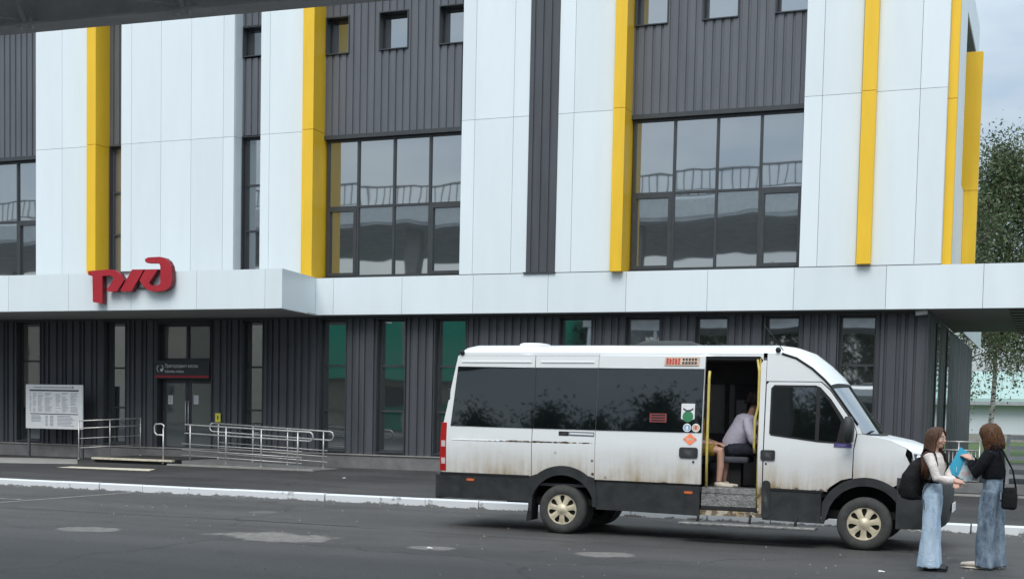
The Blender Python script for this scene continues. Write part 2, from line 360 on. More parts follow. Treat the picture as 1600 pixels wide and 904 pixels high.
# ------------------------------------------------------------------ station building
YW, YD, YG, YC = 31.6, 32.0, 32.05, 29.2      # white panels, dark upper wall, dark ground floor, canopy front
ZF0, ZF1, ZS, ZT = 4.02, 4.97, 8.68, 12.75    # fascia bottom and top, panel seam, parapet
XCOR = -2.25                                  # right hand corner of the upper floors
XB = -46.0
bld = thing('station_building', 'white, charcoal and yellow clad railway station building behind the minibus', 'building', (-20, 32, 0))
OFF = Vector((-20, 32, 0))
def bput(mb, name, m, parent=None):
    o = mb.build(name, m, parent or bld)
    if parent is None: o.location = -OFF
    return o
def bbox(name, m, x0, x1, y0, y1, z0, z1, parent=None, bev=0): return bput(MB().box(x0, x1, y0, y1, z0, z1, bev), name, m, parent)
def clad_profile(a0, a1, pitch, gw, gd, irregular):
    pts = [(a0, 0)]; k = math.floor(a0/pitch)-1
    while k*pitch < a1+pitch:
        h = math.sin(k*12.9898)*43758.5453; h -= math.floor(h)
        s = k*pitch + (irregular*(h-.5)*pitch); g = gw*(1+irregular*(h-.4)*1.5); e = .012
        for p in ((s, 0), (s+e, gd), (s+g-e, gd), (s+g, 0)):
            if a0+.004 < p[0] < a1-.004 and p[0] > pts[-1][0]+.001: pts.append(p)
        k += 1
    pts.append((a1, 0)); return pts
def cladding(mb, x0, x1, z0, z1, y, pitch=.2, gw=.07, gd=.035, irr=.0):
    pr = clad_profile(x0, x1, pitch, gw, gd, irr)
    for (a, da), (b, db) in zip(pr, pr[1:]): mb.quad((a, y+da, z0), (b, y+db, z0), (b, y+db, z1), (a, y+da, z1))
def window(x0, x1, z0, z1, y, recess, cols=(), rows=(), glassm='pane', fr=.05, reveal=True, parent=None, rm='frame', name='window', sash=(), special={}):
    """frame with reveals as one part, each pane its own sub-part; cols, rows = inner bar positions; sash = cells with a heavier casement"""
    b = MB(); yg = y+recess
    if reveal:
        t = .025
        b.box(x0-t, x0, y-.03, yg+.06, z0-t, z1+t); b.box(x1, x1+t, y-.03, yg+.06, z0-t, z1+t)
        b.box(x0, x1, y-.03, yg+.06, z1, z1+t); b.box(x0, x1, y-.045, yg+.06, z0-t, z0)
    xs = [x0]+list(cols)+[x1]; zs = [z0]+list(rows)+[z1]
    for i, x in enumerate(xs):
        a, c = (x, x+fr) if i == 0 else (x-fr, x) if i == len(xs)-1 else (x-fr/2, x+fr/2)
        b.box(a, c, yg-.05, yg+.05, z0, z1)
    for j, z in enumerate(zs):
        a, c = (z, z+fr) if j == 0 else (z-fr, z) if j == len(zs)-1 else (z-fr/2, z+fr/2)
        for i in range(len(xs)-1):
            b.box(xs[i]+(fr if i == 0 else fr/2)+.0005, xs[i+1]-(fr if i == len(xs)-2 else fr/2)-.0005, yg-.046, yg+.046, a, c)
    for (i, j) in sash:
        p, q, r, s = xs[i]+fr/2, xs[i+1]-fr/2, zs[j]+fr/2, zs[j+1]-fr/2; t = .085
        b.box(p, p+t, yg-.065, yg+.02, r, s); b.box(q-t, q, yg-.065, yg+.02, r, s)
        b.box(p+t+.0005, q-t-.0005, yg-.064, yg+.02, r, r+t); b.box(p+t+.0005, q-t-.0005, yg-.064, yg+.02, s-t, s)
    f = bput(b, name, rm, parent)
    for i in range(len(xs)-1):
        for j in range(len(zs)-1):
            p = MB().box(xs[i]+.012, xs[i+1]-.012, yg+.003, yg+.015, zs[j]+.012, zs[j+1]-.012).build('pane', special.get((i, j), glassm), f)
            # a pane is never quite true to its neighbour
            cx, cz = (xs[i]+xs[i+1])/2, (zs[j]+zs[j+1])/2
            for v in p.data.vertices: v.co -= Vector((cx, yg, cz))
            p.location = (cx, yg, cz); p.rotation_euler = (random.uniform(-.0022, .0022), 0, random.uniform(-.0022, .0022))
    return f
# solid core behind the skin
bput(MB().box(XB, -2.62, 32.62, 51.4, .1, 4.0), 'ground_floor_core', 'clad_dark')
bput(MB().box(XB, -2.75, 32.62, 42.9, 4.0, ZT-.3), 'upper_floor_core', 'clad_dark')
bbox('floor_slab', 'soffit', XB, -2.52, 31.66, 32.6, 4.03, 4.9)
bbox('roof', 'soffit', XB, -2.4, 31.75, 42.9, ZT-.29, ZT-.1)
bbox('parapet_capping', 'white_panel', XB, XCOR+.03, YW-.03, 31.95, ZT, ZT+.05)

# --- white upper panels
GAP = .009
def panel(x0, x1, z0, z1, y=YW, name='wall_panel', m='white_panel', th=.04): return bbox(name, m, x0+GAP/2, x1-GAP/2, y, y+th, z0+GAP/2, z1-GAP/2)
def white_block(px0, px1, seams, ret=True, x1=None):
    X0 = fx(px0, 300, YW); X1 = x1 if x1 is not None else fx(px1, 300, YW)
    xs = [X0]+[fx(s, 300, YW) for s in seams]+[X1]
    for a, b in zip(xs, xs[1:]):
        panel(a, b, ZF1, ZS); panel(a, b, ZS, 12.39); panel(a, b, 12.39, ZT)
    bbox('panel_backing', 'seam', X0+.02, X1-.02, YW+.043, YD+.3, ZF1-.2, ZT-.02)
    for z0, z1 in ((ZF1, ZS), (ZS, ZT)):
        bbox('return_panel', 'white_panel', X0-.002, X0+.018, YW+.043, YD+.2, z0+GAP/2, z1-GAP/2)
        bbox('return_panel', 'white_panel', X1-.018, X1+.002, YW+.043, YD+.2, z0+GAP/2, z1-GAP/2)
    return X0, X1
def fin(pxl, Y0, wd, z0=ZF1-.02, z1=ZT+.02):
    """yellow fin standing out of the wall, in two lengths with a joint at the panel seam"""
    X0 = fx(pxl, 300, Y0)
    for a, b in ((z0, ZS-.004), (ZS+.004, z1)): bbox('fin', 'yellow', X0, X0+wd, Y0, YD+.25, a, b, bev=.008)
    return X0
A0, A1 = white_block(56, 136, [97])
F1 = fin(135, 31.38, .30)
B0, B1 = white_block(189, 365, [205, 251, 298, 348])
C0, C1 = white_block(406, 471.5, [420])
F2 = fin(470.8, 31.38, .32)
D0, D1 = white_block(719.5, 824.5, [740, 800])
E0, E1 = white_block(869.5, 955.8, [894])
F3 = fin(955, 31.42, .285)
G0, G1 = white_block(1252, 0, [1280, 1341, 1432], x1=XCOR)
X0 = fx(1341, 300, 31.42)
for a, b in ((ZF1+.02, ZS-.004), (ZS+.004, ZT+.02)): bbox('fin', 'yellow', X0, X0+.30, 31.44, YW-.003, a, b, bev=.008)
# bays further left, out of frame
white_block(-250, -130, [-190]); fin(-131, 31.38, .3)

# --- dark ribbed infill with windows
def infill(x0, x1, parts, y=YD, ribs=True):
    for (z0, z1) in parts:
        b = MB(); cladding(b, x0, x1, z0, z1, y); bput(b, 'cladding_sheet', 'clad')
ZW1 = 8.60; ZQ0, ZQ1 = 10.67, 11.57
def bay(x0, x1, bars, smalls):
    """tall glazed bay with a ribbed spandrel and three small square windows above"""
    infill(x0, x1, [(ZW1+.02, ZQ0-.03), (ZQ1+.03, ZT)])
    bbox('lintel', 'frame', x0, x1, YD-.03, YD+.12, ZW1-.085, ZW1+.018)
    edges = [x0]
    for a, b in smalls:
        edges += [a-.026, b+.026]
        window(a, b, ZQ0, ZQ1, YD, .3, fr=.04, name='small_window')
    edges.append(x1)
    for a, b in zip(edges[::2], edges[1::2]):
        if b-a > .03: infill(a, b, [(ZQ0-.03, ZQ1+.03)])
    window(x0+.03, x1-.03, ZF1+.045, ZW1-.09, YD, .14, cols=bars, rows=(6.8,), fr=.055, reveal=False, sash=((0, 0), (3, 0)), name='bay_window')
    bbox('sill', 'frame', x0, x1, YD-.06, YD+.3, ZF1-.03, ZF1+.04)
y14 = YD+.14
bay(F2+.32, D0, [fx(p, 270, y14) for p in (561, 617, 673)], [(F2+.355, fx(545, 55, YD)), (fx(594, 50, YD), fx(637, 50, YD)), (fx(688, 40, YD), D0-.05)])
bay(F3+.285, G0, [fx(p, 260, y14) for p in (1054, 1121, 1189)], [(F3+.325, fx(1043, 20, YD)), (fx(1099, 20, YD), fx(1153, 20, YD)), (fx(1213, 20, YD), G0-.06)])
xa = fx(-131, 300, 31.38)+.3
bay(xa, A0, [xa+.95, xa+1.9, fx(29, 300, y14)], [(xa+.05, xa+.8)])
# narrow strip right of the first fin: slim window below, ribs above
infill(F1+.30, B0, [(8.76, ZT)])
window(F1+.33, B0-.03, 5.0, 8.72, YD, .16, rows=(6.32, 7.48), fr=.055, rm='clad_dark', glassm='pane_curtain', name='slim_window')
# strip between the wide block and the next: slim window, ribs, small window, ribs
infill(B1, C0, [(8.77, 10.76), (11.6, ZT)])
window(B1+.03, C0-.03, 5.0, 8.72, YD, .16, rows=(6.28, 7.48), fr=.05, name='slim_window')
window(B1+.03, C0-.03, 10.82, 11.55, YD, .25, fr=.04, name='small_window')
# plain dark strip
mb = MB(); cladding(mb, D1, E0, ZF1+.02, ZT, YW-.02, .21, .05, .03); bput(mb, 'cladding_sheet', 'clad_dark'); bbox('strip_core', 'clad_dark', D1+.01, E0-.01, YW+.03, YD+.3, ZF1, ZT-.02)
bbox('drip_edge', 'frame', D1-.06, E0+.02, YW-.05, YD+.03, ZF1-.015, ZF1+.018)

# --- fascia band, entrance canopy and right hand overhang
ym = 455
fa = [fx(p, ym, YW) for p in (492, 521, 628, 739, 856, 978, 1105, 1240, 1384, 1536)]
fa[0] = -17.38
fa += [fa[-1]+2.05*i for i in range(1, 6)]
for a, b in zip(fa, fa[1:]): panel(a, b, ZF0, ZF1-GAP, YW, 'fascia_panel')
bbox('fascia_backing', 'seam', -17.3, fa[-1]-.05, YW+.042, YW+.06, ZF0+.02, ZF1-.03)
fc = [fx(p, ym, YC) for p in (13, 107, 205, 307, 414)]
fc = [fc[0]-2*i for i in range(4, 0, -1)]+fc+[-16.97]
for a, b in zip(fc, fc[1:]): panel(a, b, ZF0, ZF1, YC, 'fascia_panel')
bbox('canopy_body', 'seam', fc[0], -17.45, YC+.042, 31.55, ZF0+.03, ZF1-.02)
b = MB(); b.prism([(-16.975, YC+.01), (-17.375, YW-.005), (-17.42, YW-.005), (-17.02, YC+.045)], 'z', ZF0, ZF1); bput(b, 'fascia_return', 'white_panel')
bbox('canopy_soffit', 'soffit', fc[0], -17.45, YC+.02, YG+.1, ZF0-.012, ZF0+.028)
b = MB(); b.prism([(-17.45, YC+.02), (-17.06, YC+.02), (-17.40, YG), (-17.45, YG)], 'z', ZF0-.012, ZF0+.028); bput(b, 'canopy_soffit', 'soffit')
bbox('soffit', 'soffit', -17.40, -2.5, YW+.02, YG+.1, ZF0-.008, ZF0+.03)
# right hand overhang, a covered way beside the building
bbox('overhang_soffit', 'soffit', -2.49, fa[-1]-.05, YW+.065, 40.5, ZF0-.004, ZF0+.03)
bbox('overhang_body', 'seam', XCOR+.06, fa[-1]-.05, YW+.065, 40.45, ZF0+.032, ZF1-.04)
vx = -.86
for i in range(9): bbox('vent_slat', 'frame', vx, vx+.42, 31.9+i*.95, 31.9+i*.95+.55, ZF0-.03, ZF0-.006)
bbox('overhang_column', 'post', 6.4, 6.7, 32.2, 32.5, .12, ZF0-.006); bbox('overhang_column', 'post', 6.4, 6.7, 39.6, 39.9, .12, ZF0-.006)

# --- side wall of the upper floors
def sidebox(name, m, y0, y1, z0, z1, x0=XCOR-.04, x1=XCOR): return bbox(name, m, x0, x1, y0+GAP/2, y1-GAP/2, z0+GAP/2, z1-GAP/2)
for y0, y1 in ((YW+.042, 33.6), (33.6, 35.5), (35.5, 37.4)):
    for z0, z1 in ((ZF1, ZS), (ZS, 12.39), (12.39, ZT)): sidebox('wall_panel', 'white_panel', y0, y1, z0, z1)
for z0, z1 in ((ZF1, 7.5), (11.75, ZT)): sidebox('wall_panel', 'white_panel', 37.4, 42.9, z0, z1)
sidebox('wall_panel', 'white_panel', 42.0, 42.9, 7.5, 11.75)
bbox('side_backing', 'seam', XCOR-.3, XCOR-.045, 32.3, 37.35, ZF1, ZT-.02)
bbox('side_recess', 'clad', XCOR-.5, XCOR-.35, 37.3, 42.5, 7.4, 11.8)
bbox('recess_reveal', 'soffit', XCOR-.36, XCOR-.01, 37.38, 42.0, 11.70, 11.745); bbox('recess_reveal', 'soffit', XCOR-.36, XCOR-.01, 37.4, 37.44, 7.5, 11.7)
bbox('fin', 'yellow', XCOR+.003, fx(1486, 405, 31.85), 31.85, 32.05, ZF1+.003, ZS-.2, bev=.006); bbox('fin', 'yellow', XCOR+.003, fx(1486, 405, 31.85), 31.85, 32.05, ZS-.19, ZT, bev=.006)
xf = fx(1523, 405, 38.6)
bbox('fin', 'yellow', XCOR-.34, xf, 38.6, 38.85, 7.54, 11.05, bev=.006); bbox('fin', 'yellow', XCOR+.003, xf, 38.6, 38.85, ZF1+.003, 7.53, bev=.006)
sidebox('fascia_panel', 'white_panel', 40.52, 46, ZF0, ZF1); sidebox('fascia_panel', 'white_panel', 46, 51.5, ZF0, ZF1)

# --- ground floor
ZG0, ZG1 = .47, 3.93
bbox('plinth', 'plinth', XB, -2.46, YG-.09, YG+.3, .1, ZG0-.012)
bbox('plinth_ledge', 'concrete', XB, -2.44, YG-.12, YG+.25, ZG0-.012, ZG0+.012)
def gX(p, y=600): return fx(p, y, YG)
openings = []
def gwin(pl, pr, pg, rows, gm, z0=.56, special={}):
    a, b_ = gX(pl), gX(pr)
    rec = .22
    window(a, b_, z0, ZG1, YG, rec, rows=rows, glassm=gm, fr=.05, rm='frame', special=special)
    openings.append((a-.026, b_+.026, z0-.026))
gwin(27, 63, 45, (1.5, 2.83), 'pane_low', special={(0, 1): 'pane_curtain', (0, 2): 'pane_curtain'})
gwin(163, 196, 175, (1.55, 2.65), 'pane_low')
gwin(379, 410, 385, (1.55, 2.7), 'pane_low')
for pl, pr in ((500, 540), (589, 632), (679, 726)): gwin(pl, pr, 0, (1.6, 2.75), 'pane_low')
for pl, pr in ((872, 922), (975, 1028), (1084, 1134), (1193, 1246)): gwin(pl, pr, 0, (1.6, 2.8), 'pane_low')
gwin(1308, 1366, 0, (1.75, 2.83), 'pane_low')
gwin(-75, -35, 0, (1.6, 2.8), 'pane_low')
# door bay
dx0, dx1 = gX(240), gX(328)
openings.append((dx0-.026, dx1+.026, .30))
openings.sort()
edges = [XB]+[v for o in openings for v in (o[0], o[1])]+[-2.5]
for a, b_ in zip(edges[::2], edges[1::2]):
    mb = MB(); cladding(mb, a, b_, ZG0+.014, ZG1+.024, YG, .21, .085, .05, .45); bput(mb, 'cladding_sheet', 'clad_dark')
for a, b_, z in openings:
    if z > ZG0+.03: bbox('sill_panel', 'clad_dark', a, b_, YG, YG+.05, ZG0+.014, z)
bbox('head_trim', 'frame', XB, -2.5, YG-.012, YG+.06, ZG1+.026, ZF0-.014)
ddx = dx0+.14
window(ddx, dx1, 2.86, 3.86, YG, .22, cols=((ddx+dx1)/2,), fr=.07, glassm='pane_curtain', name='transom_window', special={(1, 0): 'pane_door'})
bbox('door_surround', 'frame', dx0, ddx-.026, YG, YG+.4, .30, ZG1)
bbox('door_head', 'frame', ddx-.02, dx1, YG-.012, YG+.4, 2.36, 2.83)
bbox('door_head', 'frame', ddx-.02, dx1, YG+.0, YG+.4, 3.89, ZG1+.02)
mid = (ddx+dx1)/2
for a, b_ in ((ddx, mid-.006), (mid+.006, dx1)):
    mb = MB(); yy = YG+.22
    for (p, q, r_, s_) in ((a, a+.085, .32, 2.35), (b_-.085, b_, .32, 2.35), (a+.0855, b_-.0855, .32, .52), (a+.0855, b_-.0855, 2.25, 2.35)): mb.box(p, q, yy, yy+.06, r_, s_)
    d = bput(mb, 'door', 'frame')
    MB().box(a+.08, b_-.08, yy+.02, yy+.035, .5, 2.27).build('pane', 'pane_door', d)
    hx = b_-.04 if a == ddx else a+.04
    MB().tube([(hx, yy, .95), (hx, yy-.06, .97), (hx, yy-.06, 1.75), (hx, yy, 1.77)], .014).build('handle', 'steel', d)
bbox('threshold', 'concrete', dx0, dx1, YG-.04, YG+.4, .26, .318)
# side wall of the ground floor, running away from the corner
mb = MB(); pr = clad_profile(YG, 51.2, .21, .085, .05, .45)
for (a, da), (b_, db) in zip(pr, pr[1:]): mb.quad((-2.5-da, a, .1), (-2.5-db, b_, .1), (-2.5-db, b_, ZF0-.016), (-2.5-da, a, ZF0-.016))
bput(mb, 'cladding_sheet', 'clad_dark')
bbox('corner_trim', 'frame', -2.53, -2.485, YG-.02, YG+.03, .45, ZF0-.016)
for y0, y1 in ((34.6, 35.3), (38.2, 38.8)):
    f = bbox('side_window', 'frame', -2.56, -2.47, y0, y1, .5, 3.9)
    MB().box(-2.468, -2.46, y0+.07, y1-.07, .58, 3.82).build('pane', 'pane_low', f)

# lettering above the entrance
sgn = thing('entrance_sign', 'dark sign with white lettering and a red stripe above the glass entrance doors', 'sign', (ddx, YG, 2.4))
sgn_o = MB().box(-.06, dx1-ddx+.0, -.05, -.018, -.03, .40).build('board', 'sign_dark', sgn)
MB().box(-.06, dx1-ddx, -.056, -.0505, .0, .055).build('stripe', 'red', sgn)
text('Пригородные кассы', .135, 'lamp_white', 'lettering', sgn, (.26, -.051, .27), (R(90), 0, 0), .002, sx=.80)
text('Suburban tickets', .115, 'lamp_white', 'lettering', sgn, (.26, -.051, .13), (R(90), 0, 0), .002, sx=.80)
mb = MB()
for k, (r0, a0, a1) in enumerate(((.10, 110, 250), (.10, -20, 70))):
    pts = [(.11+r0*math.cos(R(a0+(a1-a0)*i/8)), -.054, .24+r0*math.sin(R(a0+(a1-a0)*i/8))) for i in range(9)]
    mb.tube(pts, [.004]+[.012]*7+[.004], 6)
mb.ball((.16, -.054, .20), .045, .006, .045); mb.build('emblem', 'lamp_white', sgn)
for px in (266, 306):
    x = gX(px, 625)-.0; z = ony(px, 624, YG+.22)[2]
    n = MB().box(-.075, .075, -.004, 0, -.12, .12).build('paper_notice', 'paper'); n.location = (fx(px, 624, YG+.22), YG+.236, z)
    lp = MB()
    for i in range(7): lp.box(-.05, .05-.03*(i % 3 == 1), -.0056, -.0042, .08-i*.026, .09-i*.026)
    tag(lp.build('print', 'print_grey', n), kind='stuff')
    tag(n, 'white paper notice taped to the %s glass door leaf' % ('left' if px < 280 else 'right'), 'notice')
# company letters standing on the canopy
def zpoly(pts, Y): return [(lambda p: (p[0], p[2]))(ony(120+a/9.41, 390+b/9.41, Y)) for a, b in pts]
YL = YC-.22
logo = thing('station_logo', 'large red three-letter railway logo standing on the white entrance canopy', 'sign', (-24, YC-.1, ZF0))
Ps = [(165, 312), (480, 288), (545, 295), (600, 322), (645, 375), (692, 445), (668, 492), (588, 612), (520, 618), (428, 600), (528, 455), (538, 425), (525, 395), (490, 380), (375, 385), (375, 792), (235, 768), (230, 388), (168, 372)]
Sl = [(812, 290), (985, 287), (905, 432), (800, 610), (720, 615), (636, 603)]
Dd = [(1003, 135), (1050, 112), (1220, 103), (1290, 122), (1345, 168), (1380, 235), (1392, 300), (1395, 450), (1372, 535), (1325, 582), (1270, 605), (1150, 615), (1050, 595), (985, 545), (920, 450), (960, 375), (1010, 288), (1192, 285), (1150, 350), (1065, 478), (1072, 510), (1100, 522), (1190, 522), (1220, 500), (1228, 465), (1228, 240), (1215, 210), (1185, 195), (1030, 195), (1003, 170)]
for nm, pp in (('letter', Ps), ('letter', Sl), ('letter', Dd)):
    pl = zpoly(pp, YL); mb = MB(); mb.prism(pl, 'y', YL+.012, YL+.17); o = mb.build(nm, 'red_side', logo); o.location = (24, -(YC-.1), -ZF0)
    mb = MB(); mb.prism(pl, 'y', YL, YL+.011); f = mb.build('face', 'red', o)
mb = MB()
for a, b_ in (((400, 335), (1220, 335)), ((380, 578), (1300, 578))):
    p, q = zpoly([a, b_], YL+.2); mb.box(p[0], q[0], YL+.172, YL+.20, p[1]-.015, p[1]+.015)
for a in (300, 700, 1150):
    p = zpoly([(a, 335), (a, 578)], YL+.2); mb.box(p[0][0]-.02, p[0][0]+.02, YL+.19, YC-.001, p[1][1]-.02, p[1][1]+.02)
o = mb.build('bracket', 'post', logo); o.location = (24, -(YC-.1), -ZF0)
# yellow plate by the ramp, security camera under the fascia
px = ony(337.5, 652, YG-.1)
s = MB().box(-.085, .085, -.012, 0, -.12, .12, .004).build('yellow_plate', 'yellow_sign'); s.location = (px[0], YG-.002, px[2])
MB().box(-.02, .02, -.014, -.0125, -.05, .05).build('symbol', 'print_dark', s)
tag(s, 'small yellow plate with a dark symbol on the charcoal wall above the ramp rails', 'sign')
px = ony(1438, 487, YG-.16)
s = thing('security_camera', 'small white security camera on the charcoal wall at the building corner', 'camera', (px[0], YG, px[2]))
MB().tube([(0, .0, .05), (0, -.14, .05)], .03).build('mount', 'lamp_white', s)
MB().tube([(.14, -.14, .0), (-.10, -.2, -.03)], .06, 14).build('housing', 'lamp_white', s)
MB().tube([(-.10, -.2, -.03), (-.12, -.205, -.033)], .045, 14).build('lens', 'print_dark', s)

# ------------------------------------------------------------------ porch, ramp, rails, notice board
ZP = .25
pa = onz(155, 714, ZP); pb = onz(290, 718, ZP)
porch = thing('entrance_porch', 'low asphalt porch with a pale front edge before the glass doors', 'step', (-21.6, 31, .12))
o = box('slab', 'walk_asphalt', pa[0]-.2, pb[0]-.12, 29.95, YG-.13, .1, ZP, porch); o.location = (21.6, -31, -.12)
o = box('edge', 'cream', pa[0]-.2, pb[0]-.12, 29.82, 29.948, .205, ZP+.004, porch); o.location = (21.6, -31, -.12)
def railing(name, label, runs, posts, group=None, r=.021, m='steel'):
    o0 = Vector(posts[0][0])
    t = thing(name, label, 'railing', o0, 0, group)
    for k, path in enumerate(runs):
        rr = r if k < 2 else r*.55
        MB().tube([Vector(p)-o0 for p in path], rr, 8).build('rail', m, t)
    for a, b_ in posts:
        MB().tube([Vector(a)-o0, Vector(b_)-o0], r*.95, 8).build('post', m, t)
        MB().tube([Vector(a)-o0, Vector(a)-o0+Vector((0, 0, .012))], r*2.2, 10).build('foot_plate', m, t)
    return t
def ramp_rail(label, Y, xa, xb, za, zb, px_posts, loopL, loopR, zh=1.0):
    def top(x, h): return Vector((x, Y, za+(zb-za)*(x-xa)/(xb-xa)+h))
    def loop(hh, lo):
        p = [top(xa, hh)]
        return p
    H1, H2 = .93, .71
    runs = []
    a, b_ = xa, xb
    path = []
    rd = .09
    path += [top(a, H1), top(b_-rd, H1)]
    if loopR: path += [top(b_-rd*.3, H1-rd*.3), top(b_, H1-rd), top(b_, H2+rd), top(b_-rd*.3, H2+rd*.3)]
    path += [top(b_-rd, H2)]
    path += [top(a+(rd if loopL else 0), H2)]
    if loopL: path = [top(a+rd, H1)] + path[1:] + [top(a+rd*.3, H2+rd*.3), top(a, H2+rd), top(a, H1-rd), top(a+rd*.3, H1-rd*.3), top(a+rd, H1)]
    runs.append(path)
    runs.append([top(a+.2, H2-.0), top(a+.21, H2)])
    pr_ = []
    for x in px_posts: pr_.append((top(x, 0), top(x, H1)))
    x0, x1 = min(px_posts), max(px_posts)
    for h in (.44, .29, .15): runs.append([top(x0-.25 if loopL is False else x0, h), top(x1+.12, h)])
    return railing('ramp_railing', label, runs, pr_, 'handrails of the entrance ramp', .021)
zr = lambda z: z
RY1, RY2 = 30.0, 31.2
f0 = [fx(p, 720, RY1) for p in (297, 353, 408, 465)]
ramp_rail('stainless steel ramp railing along the outer edge of the entrance ramp', RY1, fx(289, 661, RY1), fx(489, 680, RY1), ony(297, 720, RY1)[2], .125, f0, False, True)
f1 = [fx(p, 720, RY2) for p in (341, 395, 449, 505)]
ramp_rail('stainless steel ramp railing between the ramp and the charcoal wall', RY2, fx(328, 660, RY2), fx(521, 676, RY2), .27, .125, f1, True, True)
rmp = thing('ramp', 'grey concrete wheelchair ramp rising to the porch between steel railings', 'ramp', (-18.5, 30.6, .12))
mb = MB(); mb.prism([(f0[0]-.2, .1), (f0[-1]+.5, .1), (f0[-1]+.5, .126), (f0[0]-.2, ZP)], 'y', RY1-.08, RY2+.12)
o = mb.build('slope', 'plinth', rmp); o.location = (18.5, -30.6, -.12)
o = box('kerb_edge', 'concrete', f0[0]-.5, f0[-1]+.6, RY1-.3, RY1-.2, .1, .165, rmp); o.location = (18.5, -30.6, -.12)
# rail on the left of the porch
a = onz(138, 718, .122); c = ony(216, 712, 31.6); b_ = ony(177, 715, 31.0)
def at(p, h): return (p[0], p[1], p[2]+h)
a = (a[0], 30.4, ony(138, 717, 30.4)[2]); c = (c[0], 31.7, ony(216, 711, 31.7)[2]); b_ = ((a[0]+c[0])/2, (a[1]+c[1])/2, (a[2]+c[2])/2)
railing('porch_railing', 'thin steel railing beside the notice board, left of the porch', [[at(a, h), at(c, h)] for h in (1.02, .82, .55, .3)], [(a, at(a, 1.04)), (b_, at(b_, 1.02)), (c, at(c, 1.04))], r=.017)
a = (fx(255, 720, 29.9), 29.9, ZP-.1); L0 = (fx(238, 665, 29.9), 29.9)
railing('grab_rail', 'single steel post with a looped grab rail at the porch edge', [[(a[0], a[1], 1.02), (a[0], a[1]+.03, 1.13), (a[0]-.1, a[1]+.06, 1.17), (L0[0]+.04, a[1]+.1, 1.16), (L0[0], a[1]+.1, 1.1), (L0[0], a[1]+.1, .95), (L0[0]+.08, a[1]+.1, .88), (a[0], a[1]+.02, .88)]], [(a, (a[0], a[1], 1.05))], r=.021)
# timetable board
bx0, bx1 = fx(41, 630, 31.45), fx(130, 630, 31.45)
nb = thing('timetable_board', 'white timetable board with rows of small print on two dark posts', 'notice board', ((bx0+bx1)/2, 31.45, .12))
hw = (bx1-bx0)/2; zb0, zb1 = ony(86, 669.5, 31.45)[2]-.12, ony(86, 600.5, 31.45)[2]-.12
for s in (-1, 1): MB().box(s*(hw-.06)-.03, s*(hw-.06)+.03, .02, .08, 0, zb1-.05).build('post', 'post', nb)
MB().box(-hw, hw, -.02, .019, zb0, zb1, .004).build('panel', 'paper', nb)
H_ = zb1-zb0; mb = MB(); yb = -.0225
def pb_(u0, u1, v0, v1): mb.box(-hw+u0*2*hw, -hw+u1*2*hw, yb, -.0203, zb1-v1*H_, zb1-v0*H_)
pb_(.07, .93, .115, .15); pb_(.08, .92, .655, .675)
o = mb.build('header_bar', 'print_dark', nb)
mb = MB(); rnd = random.Random(3)
u = .14
while u < .78: wd = rnd.uniform(.012, .03); pb_(u, u+wd, .05, .08); u += wd+.008
pb_(.81, .845, .035, .085)
for r_ in range(17):
    v0 = .185+r_*.0262
    for (ua, ub) in ((.07, .11), (.13, .2), (.22, .31), (.34, .47), (.53, .62), (.64, .76), (.79, .92)):
        if rnd.random() < .9: pb_(ua, ua+(ub-ua)*rnd.uniform(.5, 1), v0, v0+.011)
for r_ in range(8):
    v0 = .70+r_*.031
    if r_ < 5: pb_(.10, .29-.04*rnd.random(), v0, v0+.016)
    pb_(.35, .39, v0, v0+.018); pb_(.43, .49, v0, v0+.018)
    pb_(.56, .56+.36*rnd.uniform(.6, 1), v0, v0+.014)
tag(mb.build('print', 'print_grey', nb), kind='stuff')
# ------------------------------------------------------------------ right hand terrace edge, rails, lawn, hall
struct(box('terrace_edge', 'plinth', -2.43, 20, 31.55, 31.75, .1, .33)); struct(box('terrace_kerb', 'concrete', -2.2, 20, 30.2, 30.36, .1, .155))
YR = 33.2
a = (fx(1466, 690, YR), YR, .12); e = (fx(1531, 692, YR), YR, .12)
tr = railing('terrace_railing', 'steel railing with thin uprights beside the corner of the charcoal ground floor', [[(a[0], YR, 1.17), (e[0], YR, 1.17)], [(a[0], YR, .98), (e[0], YR, .98)], [(a[0], YR, .3), (e[0], YR, .3)]], [((a[0]+(e[0]-a[0])*i/2, YR, .12), (a[0]+(e[0]-a[0])*i/2, YR, 1.18)) for i in range(3)])
for i in range(1, 11):
    x = (e[0]-a[0])*i/11
    MB().tube([(x, 0, .18), (x, 0, .86)], .007, 6).build('upright', 'steel', tr)
mat('fence_white', (.80, .82, .81), .5, var=.1)
fn = thing('slatted_fence', 'pale horizontal slat fence at the edge of the lawn behind the terrace', 'fence', (-.5, 36, .12))
for i, z in enumerate((1.13, .88, .64, .42, .2)): MB().box(-.35, 9, -.02, .02, z-.05, z+.05).build('slat', 'fence_white', fn)
for i in range(6): MB().box(-.4+i*1.86, -.32+i*1.86, -.05, .05, 0, 1.2).build('post', 'fence_white', fn)
mat('grass', (.07, .12, .03), .9, var=.4, scale=9, bump=1, bscale=80)
struct(box('lawn', 'grass', -12, 45, 52.5, 120, .05, .135)); struct(box('lawn', 'grass', .2, 45, 37, 52, .05, .135))
mat('mint', (.36, .50, .45), .5, var=.06); mat('hall_wall', (.58, .62, .66), .6, var=.05, scale=.6)
hall = thing('warehouse', 'long pale grey hall with a mint green roof beyond the birches', 'building', (10, 92, .12))
hz = ony(1560, 628, 92)[2]; ht = ony(1560, 604, 92)[2]
MB().box(-16, 60, 0, 20, 0, hz-.12).build('wall', 'hall_wall', hall)
mb = MB(); mb.prism([(-.6, hz-.1), (-.6, hz+.1), (9, ht-.12+1.2), (20.5, hz+.1), (20.5, hz-.1)], 'x', -16.4, 60.4); mb.build('roof', 'mint', hall)
